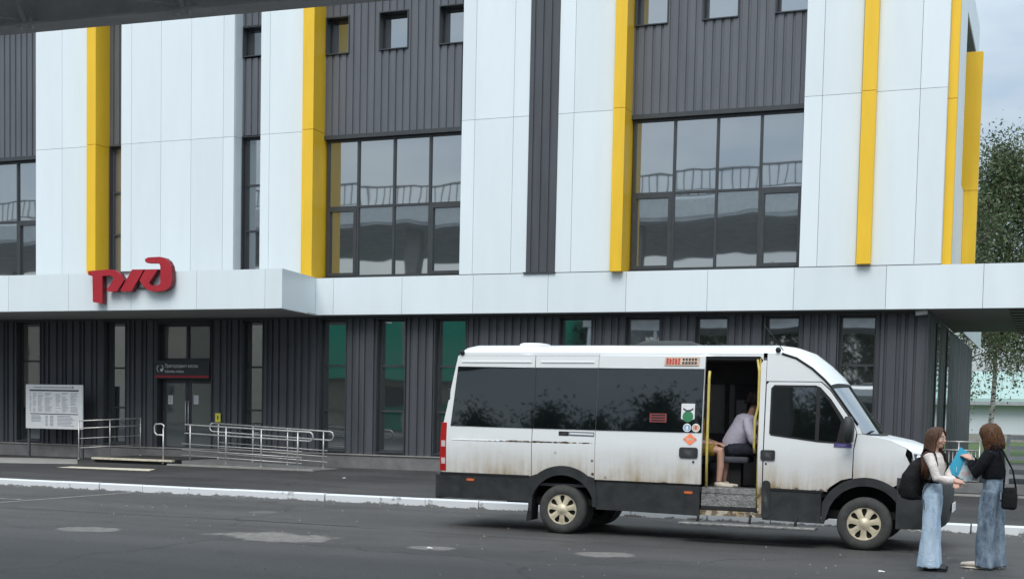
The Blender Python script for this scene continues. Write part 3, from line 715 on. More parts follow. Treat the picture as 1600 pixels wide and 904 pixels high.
MB().box(-16.4, 60.4, -.75, -.62, hz-.3, hz-.08).build('gutter', 'print_grey', hall)
for i in range(12): MB().box(-15+i*6.2, -14.88+i*6.2, -.03, -.002, 0, hz-.35).build('downpipe', 'fence_white', hall)
mb = MB(); mb.box(-16.02, 60, -.06, -.035, 0, .5); mb.build('plinth', 'concrete', hall)

# ------------------------------------------------------------------ birches
def leafmat(name, c1, c2):
    m = bpy.data.materials.new(name); m.use_nodes = True; t = m.node_tree; b = t.nodes['Principled BSDF']; l = t.links.new
    g = N(t, 'ShaderNodeNewGeometry'); n = N(t, 'ShaderNodeTexNoise', inp={'Scale': 1.1, 'Detail': 3}); l(g.outputs['Position'], n.inputs['Vector'])
    wn = N(t, 'ShaderNodeTexWhiteNoise', noise_dimensions='1D'); l(g.outputs['Random Per Island'], wn.inputs['W'])
    ad = N(t, 'ShaderNodeMath', operation='ADD'); l(n.outputs[0], ad.inputs[0]); l(wn.outputs['Value'], ad.inputs[1])
    r = N(t, 'ShaderNodeMapRange', inp={1: .5, 2: 1.4, 3: 0, 4: 1}); l(ad.outputs[0], r.inputs[0])
    mx = N(t, 'ShaderNodeMixRGB', inp={1: (*c1, 1), 2: (*c2, 1)}); l(r.outputs[0], mx.inputs[0]); l(mx.outputs[0], b.inputs['Base Color'])
    b.inputs['Roughness'].default_value = .55
    tr = N(t, 'ShaderNodeBsdfTranslucent'); l(mx.outputs[0], tr.inputs[0]); ms = N(t, 'ShaderNodeMixShader', inp={0: .3})
    l(b.outputs[0], ms.inputs[1]); l(tr.outputs[0], ms.inputs[2]); l(ms.outputs[0], t.nodes['Material Output'].inputs[0])
    M[name] = m
leafmat('leaf', (.05, .082, .034), (.15, .20, .095)); leafmat('leaf_dark', (.016, .032, .013), (.05, .085, .03))
def birchmat():
    m = mat('birch_bark', (.55, .53, .49), .8, var=.15, bump=.3); t = m.node_tree; l = t.links.new; b = t.nodes['Principled BSDF']
    tc = N(t, 'ShaderNodeTexCoord'); mp = N(t, 'ShaderNodeMapping', inp={'Scale': (2.5, 2.5, 9)}); l(tc.outputs['Object'], mp.inputs[0])
    n = N(t, 'ShaderNodeTexNoise', inp={'Scale': 1.2, 'Detail': 5}); l(mp.outputs[0], n.inputs['Vector'])
    r = N(t, 'ShaderNodeMapRange', inp={1: .5, 2: .58, 3: 0, 4: 1}); l(n.outputs[0], r.inputs[0])
    mx = N(t, 'ShaderNodeMixRGB', inp={1: (.5, .48, .44, 1), 2: (.05, .045, .04, 1)}); l(r.outputs[0], mx.inputs[0]); l(mx.outputs[0], b.inputs['Base Color'])
birchmat()
def tree(name, label, loc, h, spread, nb_, nleaf, seed, leaf=.085, z0=.18, lm='leaf', bark='birch_bark', droop=1.0, trunk_r=.16, group=None, lean=(0, 0)):
    rd = random.Random(seed); t = thing(name, label, 'tree', loc, 0, group)
    tp = [Vector((lean[0]*(i/12)**1.5+math.sin(i*.9+seed)*.07, lean[1]*(i/12)+math.cos(i*.7+seed)*.07, h*i/12)) for i in range(13)]
    tp[0] = Vector((0, 0, -.15))
    MB().tube(tp, [trunk_r*(1.25 if i == 0 else 1)*(1-i/12.6) for i in range(13)], 10).build('trunk', bark, t)
    br = MB(); lf = bmesh.new(); anchors = []
    for k in range(nb_):
        f = z0+(1-z0)*(k+rd.random())/nb_; i = min(11, int(f*12)); base = tp[i].lerp(tp[i+1], f*12-i)
        az = rd.uniform(0, 2*math.pi); prof = math.sin(math.pi*min(1, max(.06, ((f-z0)/(1-z0))**.75*.86+.12)))
        ln = spread*prof*rd.uniform(.65, 1.15)
        pts = []
        for j in range(7):
            u = j/6; rr = ln*u
            pts.append(base+Vector((math.cos(az)*rr, math.sin(az)*rr, ln*(.55*u-.62*droop*u*u*1.15))))
            az += rd.uniform(-.12, .12)
        br.tube(pts, [max(.006, trunk_r*.32*(1-f*.6)*(1-j/6.5)) for j in range(7)], 5)
        for j in range(2, 7):
            for q in range(3):
                p = pts[j]+Vector((rd.gauss(0, .22), rd.gauss(0, .22), rd.gauss(-.05, .18)))*(.5+spread/5)
                anchors.append((p, .26+.1*spread))
                # hanging twig
                if rd.random() < .6:
                    hl = rd.uniform(.3, 1.1)*droop; br.tube([p, p+Vector((rd.gauss(0, .06), rd.gauss(0, .06), -hl*.6)), p+Vector((rd.gauss(0, .1), rd.gauss(0, .1), -hl))], [.006, .005, .003], 4, cap=False)
                    anchors.append((p-Vector((0, 0, hl*.5)), .2)); anchors.append((p-Vector((0, 0, hl)), .16))
    br.build('limbs', bark if bark != 'birch_bark' else 'bark', t)
    for n in range(nleaf):
        a, s = anchors[rd.randrange(len(anchors))]
        c = a+Vector((rd.gauss(0, s), rd.gauss(0, s), rd.gauss(0, s*.85)))
        d = Vector((rd.gauss(0, 1), rd.gauss(0, 1), rd.gauss(-.4, 1))).normalized(); e = d.cross(Vector((rd.gauss(0, 1), rd.gauss(0, 1), rd.gauss(0, 1)))).normalized()
        L_ = leaf*rd.uniform(.6, 1.35); W_ = L_*.42
        vs = [lf.verts.new(c-d*L_), lf.verts.new(c+e*W_-d*L_*.1), lf.verts.new(c+d*L_), lf.verts.new(c-e*W_-d*L_*.1)]
        lf.faces.new(vs)
    me = bpy.data.meshes.new('crown'); lf.to_mesh(me); lf.free(); me.materials.append(M[lm])
    tag(put('crown', me, t), kind='stuff')
    return t
tb = onz(1507, 693, .12)
tree('birch_tree', 'slim birch with pale trunk just past the end of the charcoal side wall', (fx(1509, 640, 55), 55, .12), 9.8, 2.3, 40, 6500, 3, z0=.24, trunk_r=.11, leaf=.07)
tree('birch_tree', 'tall leafy birch rising above the white overhang to the right of the building', (fx(1549, 640, 58), 58, .12), 12.0, 2.9, 90, 32000, 5, z0=.40, trunk_r=.11, leaf=.075)
tree('birch_tree', 'leafy birch standing farther along the lawn beside the pale hall', (fx(1650, 640, 60), 60, .12), 11.0, 3.3, 64, 20000, 8, z0=.40, trunk_r=.14, leaf=.075)

# ------------------------------------------------------------------ canopy overhead at the left, the side of the square the photographer stands on
can = thing('steel_canopy', 'grey steel canopy with an I-beam edge and thin bracing rods overhead', 'canopy', (-9, 10, 0))
ZB = 5.0
p0, p1 = onz(0, 56, ZB), onz(600, 2, ZB)
dv = Vector((p1[0]-p0[0], p1[1]-p0[1], 0)).normalized(); nv = Vector((dv.y, -dv.x, 0))        # nv points back toward the camera side
O_ = Vector((-9, 10, 0))
def cpt(s, n, z): return Vector(p0)*Vector((1, 1, 0)) + dv*s + nv*n + Vector((0, 0, z)) - O_
def cslab(name, m, s0, s1, n0, n1, z0, z1):
    mb = MB(); vs = mb.verts([cpt(s, n, z) for z in (z0, z1) for n in (n0, n1) for s in (s0, s1)])
    for q in ((0, 2, 3, 1), (4, 5, 7, 6), (0, 1, 5, 4), (2, 6, 7, 3), (0, 4, 6, 2), (1, 3, 7, 5)): mb.face([vs[i] for i in q])
    return mb.build(name, m, can)
S0, S1 = -9, 9
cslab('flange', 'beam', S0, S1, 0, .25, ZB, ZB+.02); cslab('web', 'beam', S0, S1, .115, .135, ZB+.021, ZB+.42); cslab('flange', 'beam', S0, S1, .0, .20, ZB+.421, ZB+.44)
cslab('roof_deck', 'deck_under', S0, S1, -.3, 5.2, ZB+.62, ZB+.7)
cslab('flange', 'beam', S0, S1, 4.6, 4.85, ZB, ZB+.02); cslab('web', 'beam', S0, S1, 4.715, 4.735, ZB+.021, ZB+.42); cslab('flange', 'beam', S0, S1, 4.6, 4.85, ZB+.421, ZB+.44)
def s_of(px, py, z=ZB): q = Vector(onz(px, py, z))-Vector(p0); return q.dot(dv)
sA, sB = s_of(54, 47), s_of(295, 24)
stp = sB-sA
for i in range(-4, 6):
    s = sA+i*stp
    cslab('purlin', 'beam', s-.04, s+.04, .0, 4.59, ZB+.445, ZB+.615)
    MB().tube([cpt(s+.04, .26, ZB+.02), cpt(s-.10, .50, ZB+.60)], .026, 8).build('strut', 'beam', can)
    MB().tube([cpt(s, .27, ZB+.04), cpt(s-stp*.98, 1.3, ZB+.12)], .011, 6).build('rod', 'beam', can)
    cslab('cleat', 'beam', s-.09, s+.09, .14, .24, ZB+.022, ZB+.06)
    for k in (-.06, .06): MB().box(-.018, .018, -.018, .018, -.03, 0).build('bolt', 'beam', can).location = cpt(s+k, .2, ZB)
for s in (S0+.3, S0+6.0-3, S1-.2):
    for n in (.125, 4.725):
        if s > -4 and s < 8: continue
        if s > 8: n = 4.725
        q = cpt(s, n, 0)
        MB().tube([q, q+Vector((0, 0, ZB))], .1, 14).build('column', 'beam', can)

# ------------------------------------------------------------------ surroundings behind the camera (seen in the window reflections)
ov = thing('station_concourse', 'raised grey station concourse with a railing, mirrored in the upper windows', 'building', (-20, -6, 0))
def obx(name, m, x0, x1, y0, y1, z0, z1): o = box(name, m, x0, x1, y0, y1, z0, z1, ov); o.location = (20, 6, 0); return o
OX0, OX1 = -70, 14
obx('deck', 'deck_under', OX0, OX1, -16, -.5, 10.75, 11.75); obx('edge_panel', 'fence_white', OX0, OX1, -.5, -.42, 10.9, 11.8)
obx('hand_rail', 'post', OX0, OX1, -.6, -.5, 12.86, 12.94); obx('bottom_rail', 'post', OX0, OX1, -.58, -.52, 11.95, 12.0)
pk = MB().box(-.022, .022, -.022, .022, 12.0, 12.86).build('baluster', 'post', ov)
for i in range(210):
    k = pk if i == 0 else pk.copy()
    if i: COL.objects.link(k)
    k.location = (20+OX0+.2+i*.4, 6-.55, 0)
for x in range(OX0+3, OX1, 12):
    for y in (-2.5, -14):
        if y == -2.5 or x < -40 or x > 0: obx('pier', 'concrete', x-.35, x+.35, y-.35, y+.35, 0, 10.75)
gb = thing('beige_station_hall', 'low beige hall with a deep green eave, mirrored in the ground floor windows', 'building', (-60, -26, 0))
o = box('upper_wall', 'beige_wall', -95, -51.6, -44, -27, 4.01, 8.5, gb); o.location = (60, 26, 0)
o = box('wall', 'beige_wall', -95, -33, -44, -27, 0, 4.0, gb); o.location = (60, 26, 0)
o = box('eave', 'green_roof', -51.5, -33.2, -46, -24.5, 3.4, 9.2, gb); o.location = (60, 26, 0)
for i in range(9):
    o = box('window', 'frame', -92+i*6.6, -89.5+i*6.6, -27, -26.95, .9, 2.9, gb); o.location = (60, 26, 0)
o = box('door_leaf', 'green_roof', -47.5, -38.5, -26.9, -26.8, 0, 1.6, gb); o.location = (60, 26, 0)
for i in range(11):
    x = -30+i*3.6+random.uniform(-1, 1)
    tree('roadside_tree', 'broad dark tree in the row across the square, mirrored in the minibus windows', (x, -36+random.uniform(-3, 3), 0), random.uniform(9.6, 11.6), 3.6, 40, 15000, 40+i, leaf=.14, z0=.10, lm='leaf_dark', bark='bark', droop=.5, trunk_r=.2, group='trees across the square')

# ------------------------------------------------------------------ minibus
VX, VY = -6.25, 19.6          # rear axle, centre line
def vanpaint():
    m = bpy.data.materials.new('van_white'); m.use_nodes = True; t = m.node_tree; b = t.nodes['Principled BSDF']; l = t.links.new
    tc = N(t, 'ShaderNodeTexCoord'); P = tc.outputs['Object']; sep = N(t, 'ShaderNodeSeparateXYZ'); l(P, sep.inputs[0])
    big = N(t, 'ShaderNodeTexNoise', inp={'Scale': 1.6, 'Detail': 6, 'Roughness': .65}); l(P, big.inputs['Vector'])
    mp = N(t, 'ShaderNodeMapping', inp={'Scale': (9, 9, .9)}); l(P, mp.inputs[0]); run = N(t, 'ShaderNodeTexNoise', inp={'Scale': 1.5, 'Detail': 4}); l(mp.outputs[0], run.inputs['Vector'])
    # road dirt thrown up from below: heavier toward the sills
    zz = N(t, 'ShaderNodeMapRange', inp={1: .70, 2: 1.36, 3: 1, 4: 0}); l(sep.outputs[2], zz.inputs[0])
    zp = N(t, 'ShaderNodeMath', operation='POWER', inp={1: 1.6}); l(zz.outputs[0], zp.inputs[0])
    a = N(t, 'ShaderNodeMapRange', inp={1: .3, 2: .7, 3: .35, 4: 1.3}); l(big.outputs[0], a.inputs[0])
    a2 = N(t, 'ShaderNodeMapRange', inp={1: .3, 2: .7, 3: .6, 4: 1.2}); l(run.outputs[0], a2.inputs[0])
    mu = N(t, 'ShaderNodeMath', operation='MULTIPLY'); l(a.outputs[0], mu.inputs[0]); l(a2.outputs[0], mu.inputs[1])
    m2 = N(t, 'ShaderNodeMath', operation='MULTIPLY', use_clamp=True); l(mu.outputs[0], m2.inputs[0]); l(zp.outputs[0], m2.inputs[1])
    c1 = N(t, 'ShaderNodeMixRGB', inp={1: (.80, .82, .82, 1), 2: (.36, .27, .15, 1)}); l(m2.outputs[0], c1.inputs[0])
    # rust scabs along the crease and round the wheel arch
    rn = N(t, 'ShaderNodeTexNoise', inp={'Scale': 11, 'Detail': 6, 'Roughness': .6}); l(P, rn.inputs['Vector'])
    dz = N(t, 'ShaderNodeMath', operation='SUBTRACT', inp={1: 1.285}); l(sep.outputs[2], dz.inputs[0]); ab = N(t, 'ShaderNodeMath', operation='ABSOLUTE'); l(dz.outputs[0], ab.inputs[0])
    mz = N(t, 'ShaderNodeMapRange', inp={1: .004, 2: .03, 3: .22, 4: -.3}); l(ab.outputs[0], mz.inputs[0])
    dx = N(t, 'ShaderNodeMath', operation='ADD', inp={1: .35}); l(sep.outputs[0], dx.inputs[0]); ax = N(t, 'ShaderNodeMath', operation='ABSOLUTE'); l(dx.outputs[0], ax.inputs[0])
    mxr = N(t, 'ShaderNodeMapRange', inp={1: .3, 2: 1.9, 3: 0, 4: -.5}); l(ax.outputs[0], mxr.inputs[0])
    s1 = N(t, 'ShaderNodeMath', operation='ADD'); l(mz.outputs[0], s1.inputs[0]); l(mxr.outputs[0], s1.inputs[1])
    s2 = N(t, 'ShaderNodeMath', operation='ADD'); l(s1.outputs[0], s2.inputs[0]); l(rn.outputs[0], s2.inputs[1])
    rm = N(t, 'ShaderNodeMapRange', inp={1: .55, 2: .62, 3: 0, 4: 1}); l(s2.outputs[0], rm.inputs[0])
    vo = N(t, 'ShaderNodeTexVoronoi', inp={'Scale': 5.2}); l(P, vo.inputs['Vector'])
    vr = N(t, 'ShaderNodeMapRange', inp={1: .10, 2: .14, 3: 1, 4: 0}); l(vo.outputs[0], vr.inputs[0])
    vz = N(t, 'ShaderNodeMapRange', inp={1: 1.0, 2: 1.2, 3: 1, 4: 0}); l(sep.outputs[2], vz.inputs[0])
    vx = N(t, 'ShaderNodeMapRange', inp={1: .5, 2: .75, 3: 1, 4: 0}); ax2 = N(t, 'ShaderNodeMath', operation='ABSOLUTE'); l(sep.outputs[0], ax2.inputs[0]); l(ax2.outputs[0], vx.inputs[0])
    v1 = N(t, 'ShaderNodeMath', operation='MULTIPLY'); l(vr.outputs[0], v1.inputs[0]); l(vz.outputs[0], v1.inputs[1]); v2 = N(t, 'ShaderNodeMath', operation='MULTIPLY'); l(v1.outputs[0], v2.inputs[0]); l(vx.outputs[0], v2.inputs[1])
    # scabs where the paint meets the dark sill
    ez = N(t, 'ShaderNodeMapRange', inp={1: .76, 2: .83, 3: .16, 4: -.2}); l(sep.outputs[2], ez.inputs[0]); e2 = N(t, 'ShaderNodeMath', operation='ADD'); l(ez.outputs[0], e2.inputs[0]); l(rn.outputs[0], e2.inputs[1])
    e3 = N(t, 'ShaderNodeMapRange', inp={1: .62, 2: .68, 3: 0, 4: .8}); l(e2.outputs[0], e3.inputs[0])
    q1 = N(t, 'ShaderNodeMath', operation='MAXIMUM'); l(rm.outputs[0], q1.inputs[0]); l(v2.outputs[0], q1.inputs[1]); q2 = N(t, 'ShaderNodeMath', operation='MAXIMUM'); l(q1.outputs[0], q2.inputs[0]); l(e3.outputs[0], q2.inputs[1])
    c2 = N(t, 'ShaderNodeMixRGB', inp={2: (.075, .048, .022, 1)}); l(q2.outputs[0], c2.inputs[0]); l(c1.outputs[0], c2.inputs[1])
    l(c2.outputs[0], b.inputs['Base Color'])
    ro = N(t, 'ShaderNodeMapRange', inp={3: .28, 4: .75}); l(m2.outputs[0], ro.inputs[0]); l(ro.outputs[0], b.inputs['Roughness'])
    b.inputs['Coat Weight'].default_value = .25; b.inputs['Coat Roughness'].default_value = .12
    M['van_white'] = m
vanpaint()
mat('van_trim', (.030, .033, .034), .55, var=.35, scale=5, bump=.15, bscale=120)
mat('van_black', (.012, .012, .013), .7)
mat('van_inside', (.15, .155, .17), .8, var=.15)
mat('tyre', (.055, .054, .052), .85, var=.3, scale=12, bump=.3, bscale=60)
mat('hubcap', (.70, .62, .45), .42, .3, var=.22, scale=9)
mat('tread', (.28, .28, .27), .5, .6, var=.4, scale=14, bump=.6, bscale=60)
mat('rail_yellow', (.62, .50, .14), .4, var=.12, scale=14)
mat('tail_red', (.42, .015, .015), .2, coat=.5); mat('tail_clear', (.55, .45, .45), .2); mat('amber', (.60, .14, .05), .3)
mat('lamp_glass', (.60, .64, .66), .12, coat=.6)
mat('st_dull_red', (.26, .05, .05), .5); mat('st_orange', (.75, .17, .06), .5); mat('st_green', (.04, .22, .10), .5); mat('st_beige', (.62, .45, .33), .6); mat('st_red', (.50, .06, .05), .5); mat('st_blue', (.30, .45, .60), .5); mat('st_purple', (.10, .08, .25), .5)
mat('seat_grey', (.07, .075, .09), .9, var=.3, scale=10)
glass('van_glass', (.006, .008, .009), .075, wave=.004, wscale=.8, through=.12, tcol=(.30, .33, .34))
glass('van_screen', (.03, .04, .04), .45, wave=.003, wscale=.8, through=.35, tcol=(.5, .6, .6))
glass('van_cab_glass', (.010, .013, .014), .13, wave=.004, wscale=.9, through=.5, tcol=(.5, .55, .55))
van = thing('minibus', 'dirty white minibus with black windows and its side door open', 'minibus', (VX, VY, 0))
def wz(z):
    p = [(.0, .955), (.45, .965), (.8, .985), (1.2, 1.0), (1.28, 1.0), (1.31, .990), (1.47, .986), (2.34, .915), (2.52, .893), (2.7, .87)]
    for (a, b), (c, d) in zip(p, p[1:]):
        if z <= c: return b+(d-b)*(z-a)/(c-a)
    return p[-1][1]
def nose(x):
    if x < 3.7: return 1.0
    u = (x-3.7)/1.45; return 1-.26*max(0, u)**2.6
def sy(x, z): return wz(z)*nose(x)
def side_panel(name, poly, m, off=0.0, thick=.018, parent=None, side=-1, step=.16):
    """an outline in the side view, wrapped onto the body side"""
    bm = bmesh.new(); f = bm.faces.new([bm.verts.new((x, 0, z)) for x, z in poly]); f.normal_update()
    bmesh.ops.triangulate(bm, faces=[f])
    xs = [p[0] for p in poly]; zs = [p[1] for p in poly]
    for ax, lo, hi in ((0, min(xs), max(xs)), (2, min(zs), max(zs))):
        n = max(1, int((hi-lo)/step))
        for i in range(1, n+1):
            co = [0, 0, 0]; co[ax] = lo+(hi-lo)*i/(n+1); no = [0, 0, 0]; no[ax] = 1
            bmesh.ops.bisect_plane(bm, geom=bm.verts[:]+bm.edges[:]+bm.faces[:], plane_co=co, plane_no=no)
    mb = MB(); idx = {}
    for v in bm.verts: idx[v] = mb.bm.verts.new((v.co.x, side*(sy(v.co.x, v.co.z)+off), v.co.z))
    for fc in bm.faces: mb.face([idx[v] for v in fc.verts], True)
    for e in bm.edges:
        if len(e.link_faces) == 1:
            a, b = [v.co for v in e.verts]
            q = [(a.x, side*(sy(a.x, a.z)+off), a.z), (b.x, side*(sy(b.x, b.z)+off), b.z), (b.x, side*(sy(b.x, b.z)+off-thick), b.z), (a.x, side*(sy(a.x, a.z)+off-thick), a.z)]
            mb.quad(*q)
    bm.free()
    o = mb.build(name, m, parent or van)
    return o
def arc(cx, cz, r, a0, a1, n=14): return [(cx+r*math.cos(R(a0+(a1-a0)*i/n)), cz+r*math.sin(R(a0+(a1-a0)*i/n))) for i in range(n+1)]
def rrect(x0, x1, z0, z1, r=.03):
    return arc(x1-r, z1-r, r, 0, 90, 4)+arc(x0+r, z1-r, r, 90, 180, 4)+arc(x0+r, z0+r, r, 180, 270, 4)+arc(x1-r, z0+r, r, 270, 360, 4)
RX = 4.11; WR = .345
for s in (-1, 1):
    near = s == -1
    side_panel('rear_quarter', [(-1.86, .805), (-.475, .795), (-.475, 2.50), (-1.665, 2.50), (-1.72, 2.2), (-1.80, 1.75), (-1.86, 1.45)], 'van_white', side=s)
    side_panel('wheel_panel', [(-.465, .79)]+arc(0, .36, .56, 128, 52)+[(.465, .785), (.465, 2.50), (-.465, 2.50)], 'van_white', side=s)
    if near:
        side_panel('sliding_door', [(.48, .785), (1.97, .775), (1.97, 2.50), (.48, 2.50)], 'van_white', off=.03, thick=.05, side=s)
        side_panel('door_header', [(1.985, 2.50), (.475, 2.502), (.475, 2.545), (2.74, 2.545), (2.74, 2.45), (2.70, 2.50)], 'van_white', off=.004, side=s)
        side_panel('roof_rail', [(-1.64, 2.503), (.47, 2.503), (.47, 2.545), (-1.64, 2.545)], 'van_white', side=s)
        side_panel('door_pillar', [(2.73, .40), (2.785, .40), (2.785, 2.45), (2.74, 2.45), (2.715, 2.40)], 'van_white', off=.002, thick=.12, side=s)
        side_panel('door_sill', [(1.96, .36), (2.785, .36), (2.785, .398), (2.73, .41), (2.68, .425), (1.96, .43)], 'van_white', thick=.1, side=s)
    else:
        side_panel('side_wall', [(.475, .785), (2.785, .765), (2.785, 2.545), (.475, 2.545)], 'van_white', side=s)
        side_panel('roof_rail', [(-1.64, 2.503), (.47, 2.503), (.47, 2.545), (-1.64, 2.545)], 'van_white', side=s)
    # front door with its window
    dr = side_panel('front_door', [(2.80, .755), (2.80, 2.13), (2.83, 2.165), (3.50, 2.165), (3.62, 2.06), (3.93, 1.64), (3.975, 1.52), (3.945, 1.3), (3.94, .935), (3.80, .90), (3.66, .80), (3.63, .745)], 'van_white', side=s)
    wn = side_panel('window', [(2.86, 1.49), (2.88, 1.46), (3.49, 1.385), (3.78, 1.37), (3.90, 1.38), (3.90, 1.52), (3.80, 1.72), (3.64, 1.95), (3.50, 2.10), (3.44, 2.125), (2.90, 2.125), (2.86, 2.08)], 'van_black', off=.004, parent=dr, side=s, thick=.01)
    side_panel('pane', [(2.885, 1.50), (2.90, 1.485), (3.455, 1.415), (3.455, 2.095), (2.91, 2.10), (2.885, 2.07)], 'van_cab_glass', off=.007, parent=dr, side=s, thick=.004)
    side_panel('quarter_pane', [(3.505, 1.412), (3.73, 1.40), (3.78, 1.66), (3.63, 1.90), (3.505, 2.05)], 'van_cab_glass', off=.007, parent=dr, side=s, thick=.004)
    h = side_panel('handle', rrect(2.76, 2.95, 1.13, 1.265, .025), 'van_trim', off=.018, parent=dr, side=s, thick=.02)
    side_panel('lock', rrect(2.82, 2.845, 1.07, 1.095, .01), 'van_black', off=.006, parent=dr, side=s, thick=.01)
    side_panel('cab_pillar', [(2.792, 2.175), (2.792, 2.545), (2.98, 2.535), (3.17, 2.475), (3.38, 2.34), (3.54, 2.20), (3.64, 2.095), (3.985, 1.62), (4.05, 1.505), (3.99, 1.50), (3.94, 1.655), (3.63, 2.075), (3.51, 2.175)], 'van_white', off=.0, thick=.04, side=s)
    fd = [(3.955, .94), (3.955, 1.29), (3.99, 1.495), (4.06, 1.50), (4.40, 1.43), (4.60, 1.33), (4.585, 1.25), (4.66, 1.10), (4.74, .985), (4.60, .93), (4.50, .86)]+arc(RX, .36, .57, 55, 106, 8)
    side_panel('fender', fd, 'van_white', side=s)
    side_panel('side_repeater', rrect(4.05, 4.15, 1.22, 1.26, .015), 'amber', off=.008, side=s, thick=.01) if not near else None
    # dark lower trim
    side_panel('sill_trim', [(-1.88, .44), (-.49, .43), (-.49, .785), (-1.88, .795)], 'van_trim', off=.012, thick=.05, side=s)
    for k, (a, b_) in enumerate((((.49, .37, .775), (1.95, .345, .765)), ((2.80, .335, .745), (3.56, .32, .735)))):
        side_panel('sill_trim', [(a[0], a[1]), (b_[0], b_[1]), (b_[0], b_[2]), (a[0], a[2])], 'van_trim', off=.012, thick=.05, side=s)
    for k, (a, b_, za, zb) in enumerate(((-1.87, -.5, .80, .795), (.49, 1.95, .783, .773), (2.80, 3.58, .752, .74))):
        side_panel('rubbing_strip', [(a, za-.02), (b_, zb-.02), (b_, zb+.012), (a, za+.012)], 'van_black', off=.02, thick=.03, side=s)
    if near: side_panel('sill_step_cover', rrect(2.79, 2.90, .36, .86, .05), 'van_trim', off=.022, thick=.03, side=s)
    # wheel arch flares
    side_panel('arch_flare', arc(0, .36, .60, 128, 52)+[(.475, .80), (.50, .62), (.50, .40), (.45, .40)]+arc(0, .36, .47, 20, 160)+[(-.46, .30), (-.50, .30), (-.51, .62), (-.475, .80)], 'van_trim', off=.03, thick=.07, side=s, step=.3)
    side_panel('arch_flare', arc(RX, .36, .585, 140, 40)+[(4.585, .62), (4.575, .45)]+arc(RX, .36, .475, 12, 168)+[(3.60, .32), (3.57, .32), (3.575, .60)], 'van_trim', off=.03, thick=.07, side=s, step=.3)
    # bonded side glass
    if near:
        g1 = [(-1.655, 2.345), (-.453, 2.335), (-.453, 1.475), (-1.73, 1.485)]; side_panel('glass_band', [(-.46, 2.335), (.4645, 2.335), (.4645, 1.474), (-.46, 1.476)], 'van_black', off=.003, side=s, thick=.004)
        g2 = [(-.447, 2.335), (.4645, 2.335), (.4645, 1.472), (-.447, 1.475)]; g3 = [(.4795, 2.335), (1.965, 2.33), (1.965, 1.472), (.4795, 1.472)]
        for g, of in ((g1, .006), (g2, .006), (g3, .037)): side_panel('side_glass', g, 'van_glass', off=of, side=s, thick=.006)
    else:
        for a, b_ in ((-1.64, -.46), (-.44, .5), (.52, 1.6), (1.62, 2.72)): side_panel('side_glass', [(a, 2.33), (b_, 2.33), (b_, 1.47), (a, 1.47)], 'van_cab_glass', off=.006, side=s, thick=.006)
    # mirrors
    mr = MB(); y0 = s*1.0
    mr.tube([(3.86, s*1.0, 1.46), (3.88, s*1.06, 1.47), (3.90, s*1.14, 1.50)], .035, 8); o = mr.build('mirror_arm', 'van_trim', van)
    mr = MB(); mr.rings([(3.90, s*1.18, 1.38, .035, .05), (3.905, s*1.19, 1.41, .06, .095), (3.905, s*1.19, 1.55, .07, .105), (3.90, s*1.185, 1.68, .062, .10), (3.895, s*1.18, 1.73, .035, .065)], 20, power=3); mr.build('mirror', 'van_trim', o)
    # tail lamp
    tl = side_panel('tail_light', [(-1.885, .83), (-1.79, .83), (-1.79, 1.53), (-1.87, 1.53), (-1.88, 1.4)], 'tail_red', off=.006, thick=.03, side=s)
    for z in (.93, 1.18): side_panel('clear_lens', [(-1.865, z), (-1.80, z), (-1.80, z+.09), (-1.865, z+.09)], 'tail_clear', off=.009, thick=.006, parent=tl, side=s)
    for x in (-1.40, 1.80): side_panel('marker_lamp', rrect(x-.06, x+.06, .64 if x > 0 else .695, .675 if x > 0 else .73, .012), 'amber', off=.02, thick=.01, side=s)
# details on the near side
side_panel('door_handle', rrect(1.67, 1.925, 1.125, 1.27, .035), 'van_trim', off=.045, thick=.02)
side_panel('door_lock', rrect(1.85, 1.88, 1.06, 1.09, .012), 'van_black', off=.038, thick=.01)
side_panel('slide_rail', [(-.06, 1.385), (.45, 1.375), (.45, 1.44), (-.06, 1.445)], 'seam', off=.003, thick=.004)
side_panel('slide_rail_lip', [(.09, 1.405), (.44, 1.398), (.44, 1.422), (.09, 1.428)], 'van_white', off=.006, thick=.004)
side_panel('slide_rail_stop', [(-.07, 1.385), (.07, 1.383), (.07, 1.44), (-.07, 1.442)], 'van_black', off=.007, thick=.006)
side_panel('gutter', [(-1.60, 2.405), (-.53, 2.405), (-.53, 2.42), (-1.60, 2.42)], 'van_white', off=.012, thick=.012); side_panel('gutter', [(-.38, 2.405), (.40, 2.405), (.40, 2.42), (-.38, 2.42)], 'van_white', off=.012, thick=.012)
side_panel('body_crease', [(-1.70, 1.283), (-.48, 1.281), (-.48, 1.293), (-1.70, 1.295)], 'van_white', off=.006, thick=.008)
# stickers
side_panel('poster', [(1.41, 2.372), (1.885, 2.372), (1.895, 2.485), (1.42, 2.485)], 'st_beige', off=.0415, thick=.001)
po = van.children[-1]
for k in range(5): side_panel('mark', [(1.435+k*.04, 2.385), (1.466+k*.04, 2.385), (1.468+k*.04, 2.47-.012*(k % 2)), (1.437+k*.04, 2.47)], 'st_red', off=.0425, thick=.0005, parent=po)
for r_ in range(2):
    for k in range(5): side_panel('mark', [(1.655+k*.042+.006*r_, 2.39+.048*r_), (1.688+k*.042, 2.39+.048*r_), (1.688+k*.042, 2.425+.045*r_), (1.655+k*.042, 2.425+.045*r_)], 'print_dark', off=.0425, thick=.0005, parent=po)
side_panel('notice_in_window', [(1.24, 1.60), (1.475, 1.60), (1.475, 1.72), (1.24, 1.72)], 'st_dull_red', off=.0385, thick=.001)
po = van.children[-1]
for k in range(3): side_panel('mark', [(1.26, 1.615+k*.036), (1.455, 1.615+k*.036), (1.455, 1.633+k*.036), (1.26, 1.633+k*.036)], 'van_black', off=.0395, thick=.0005, parent=po)
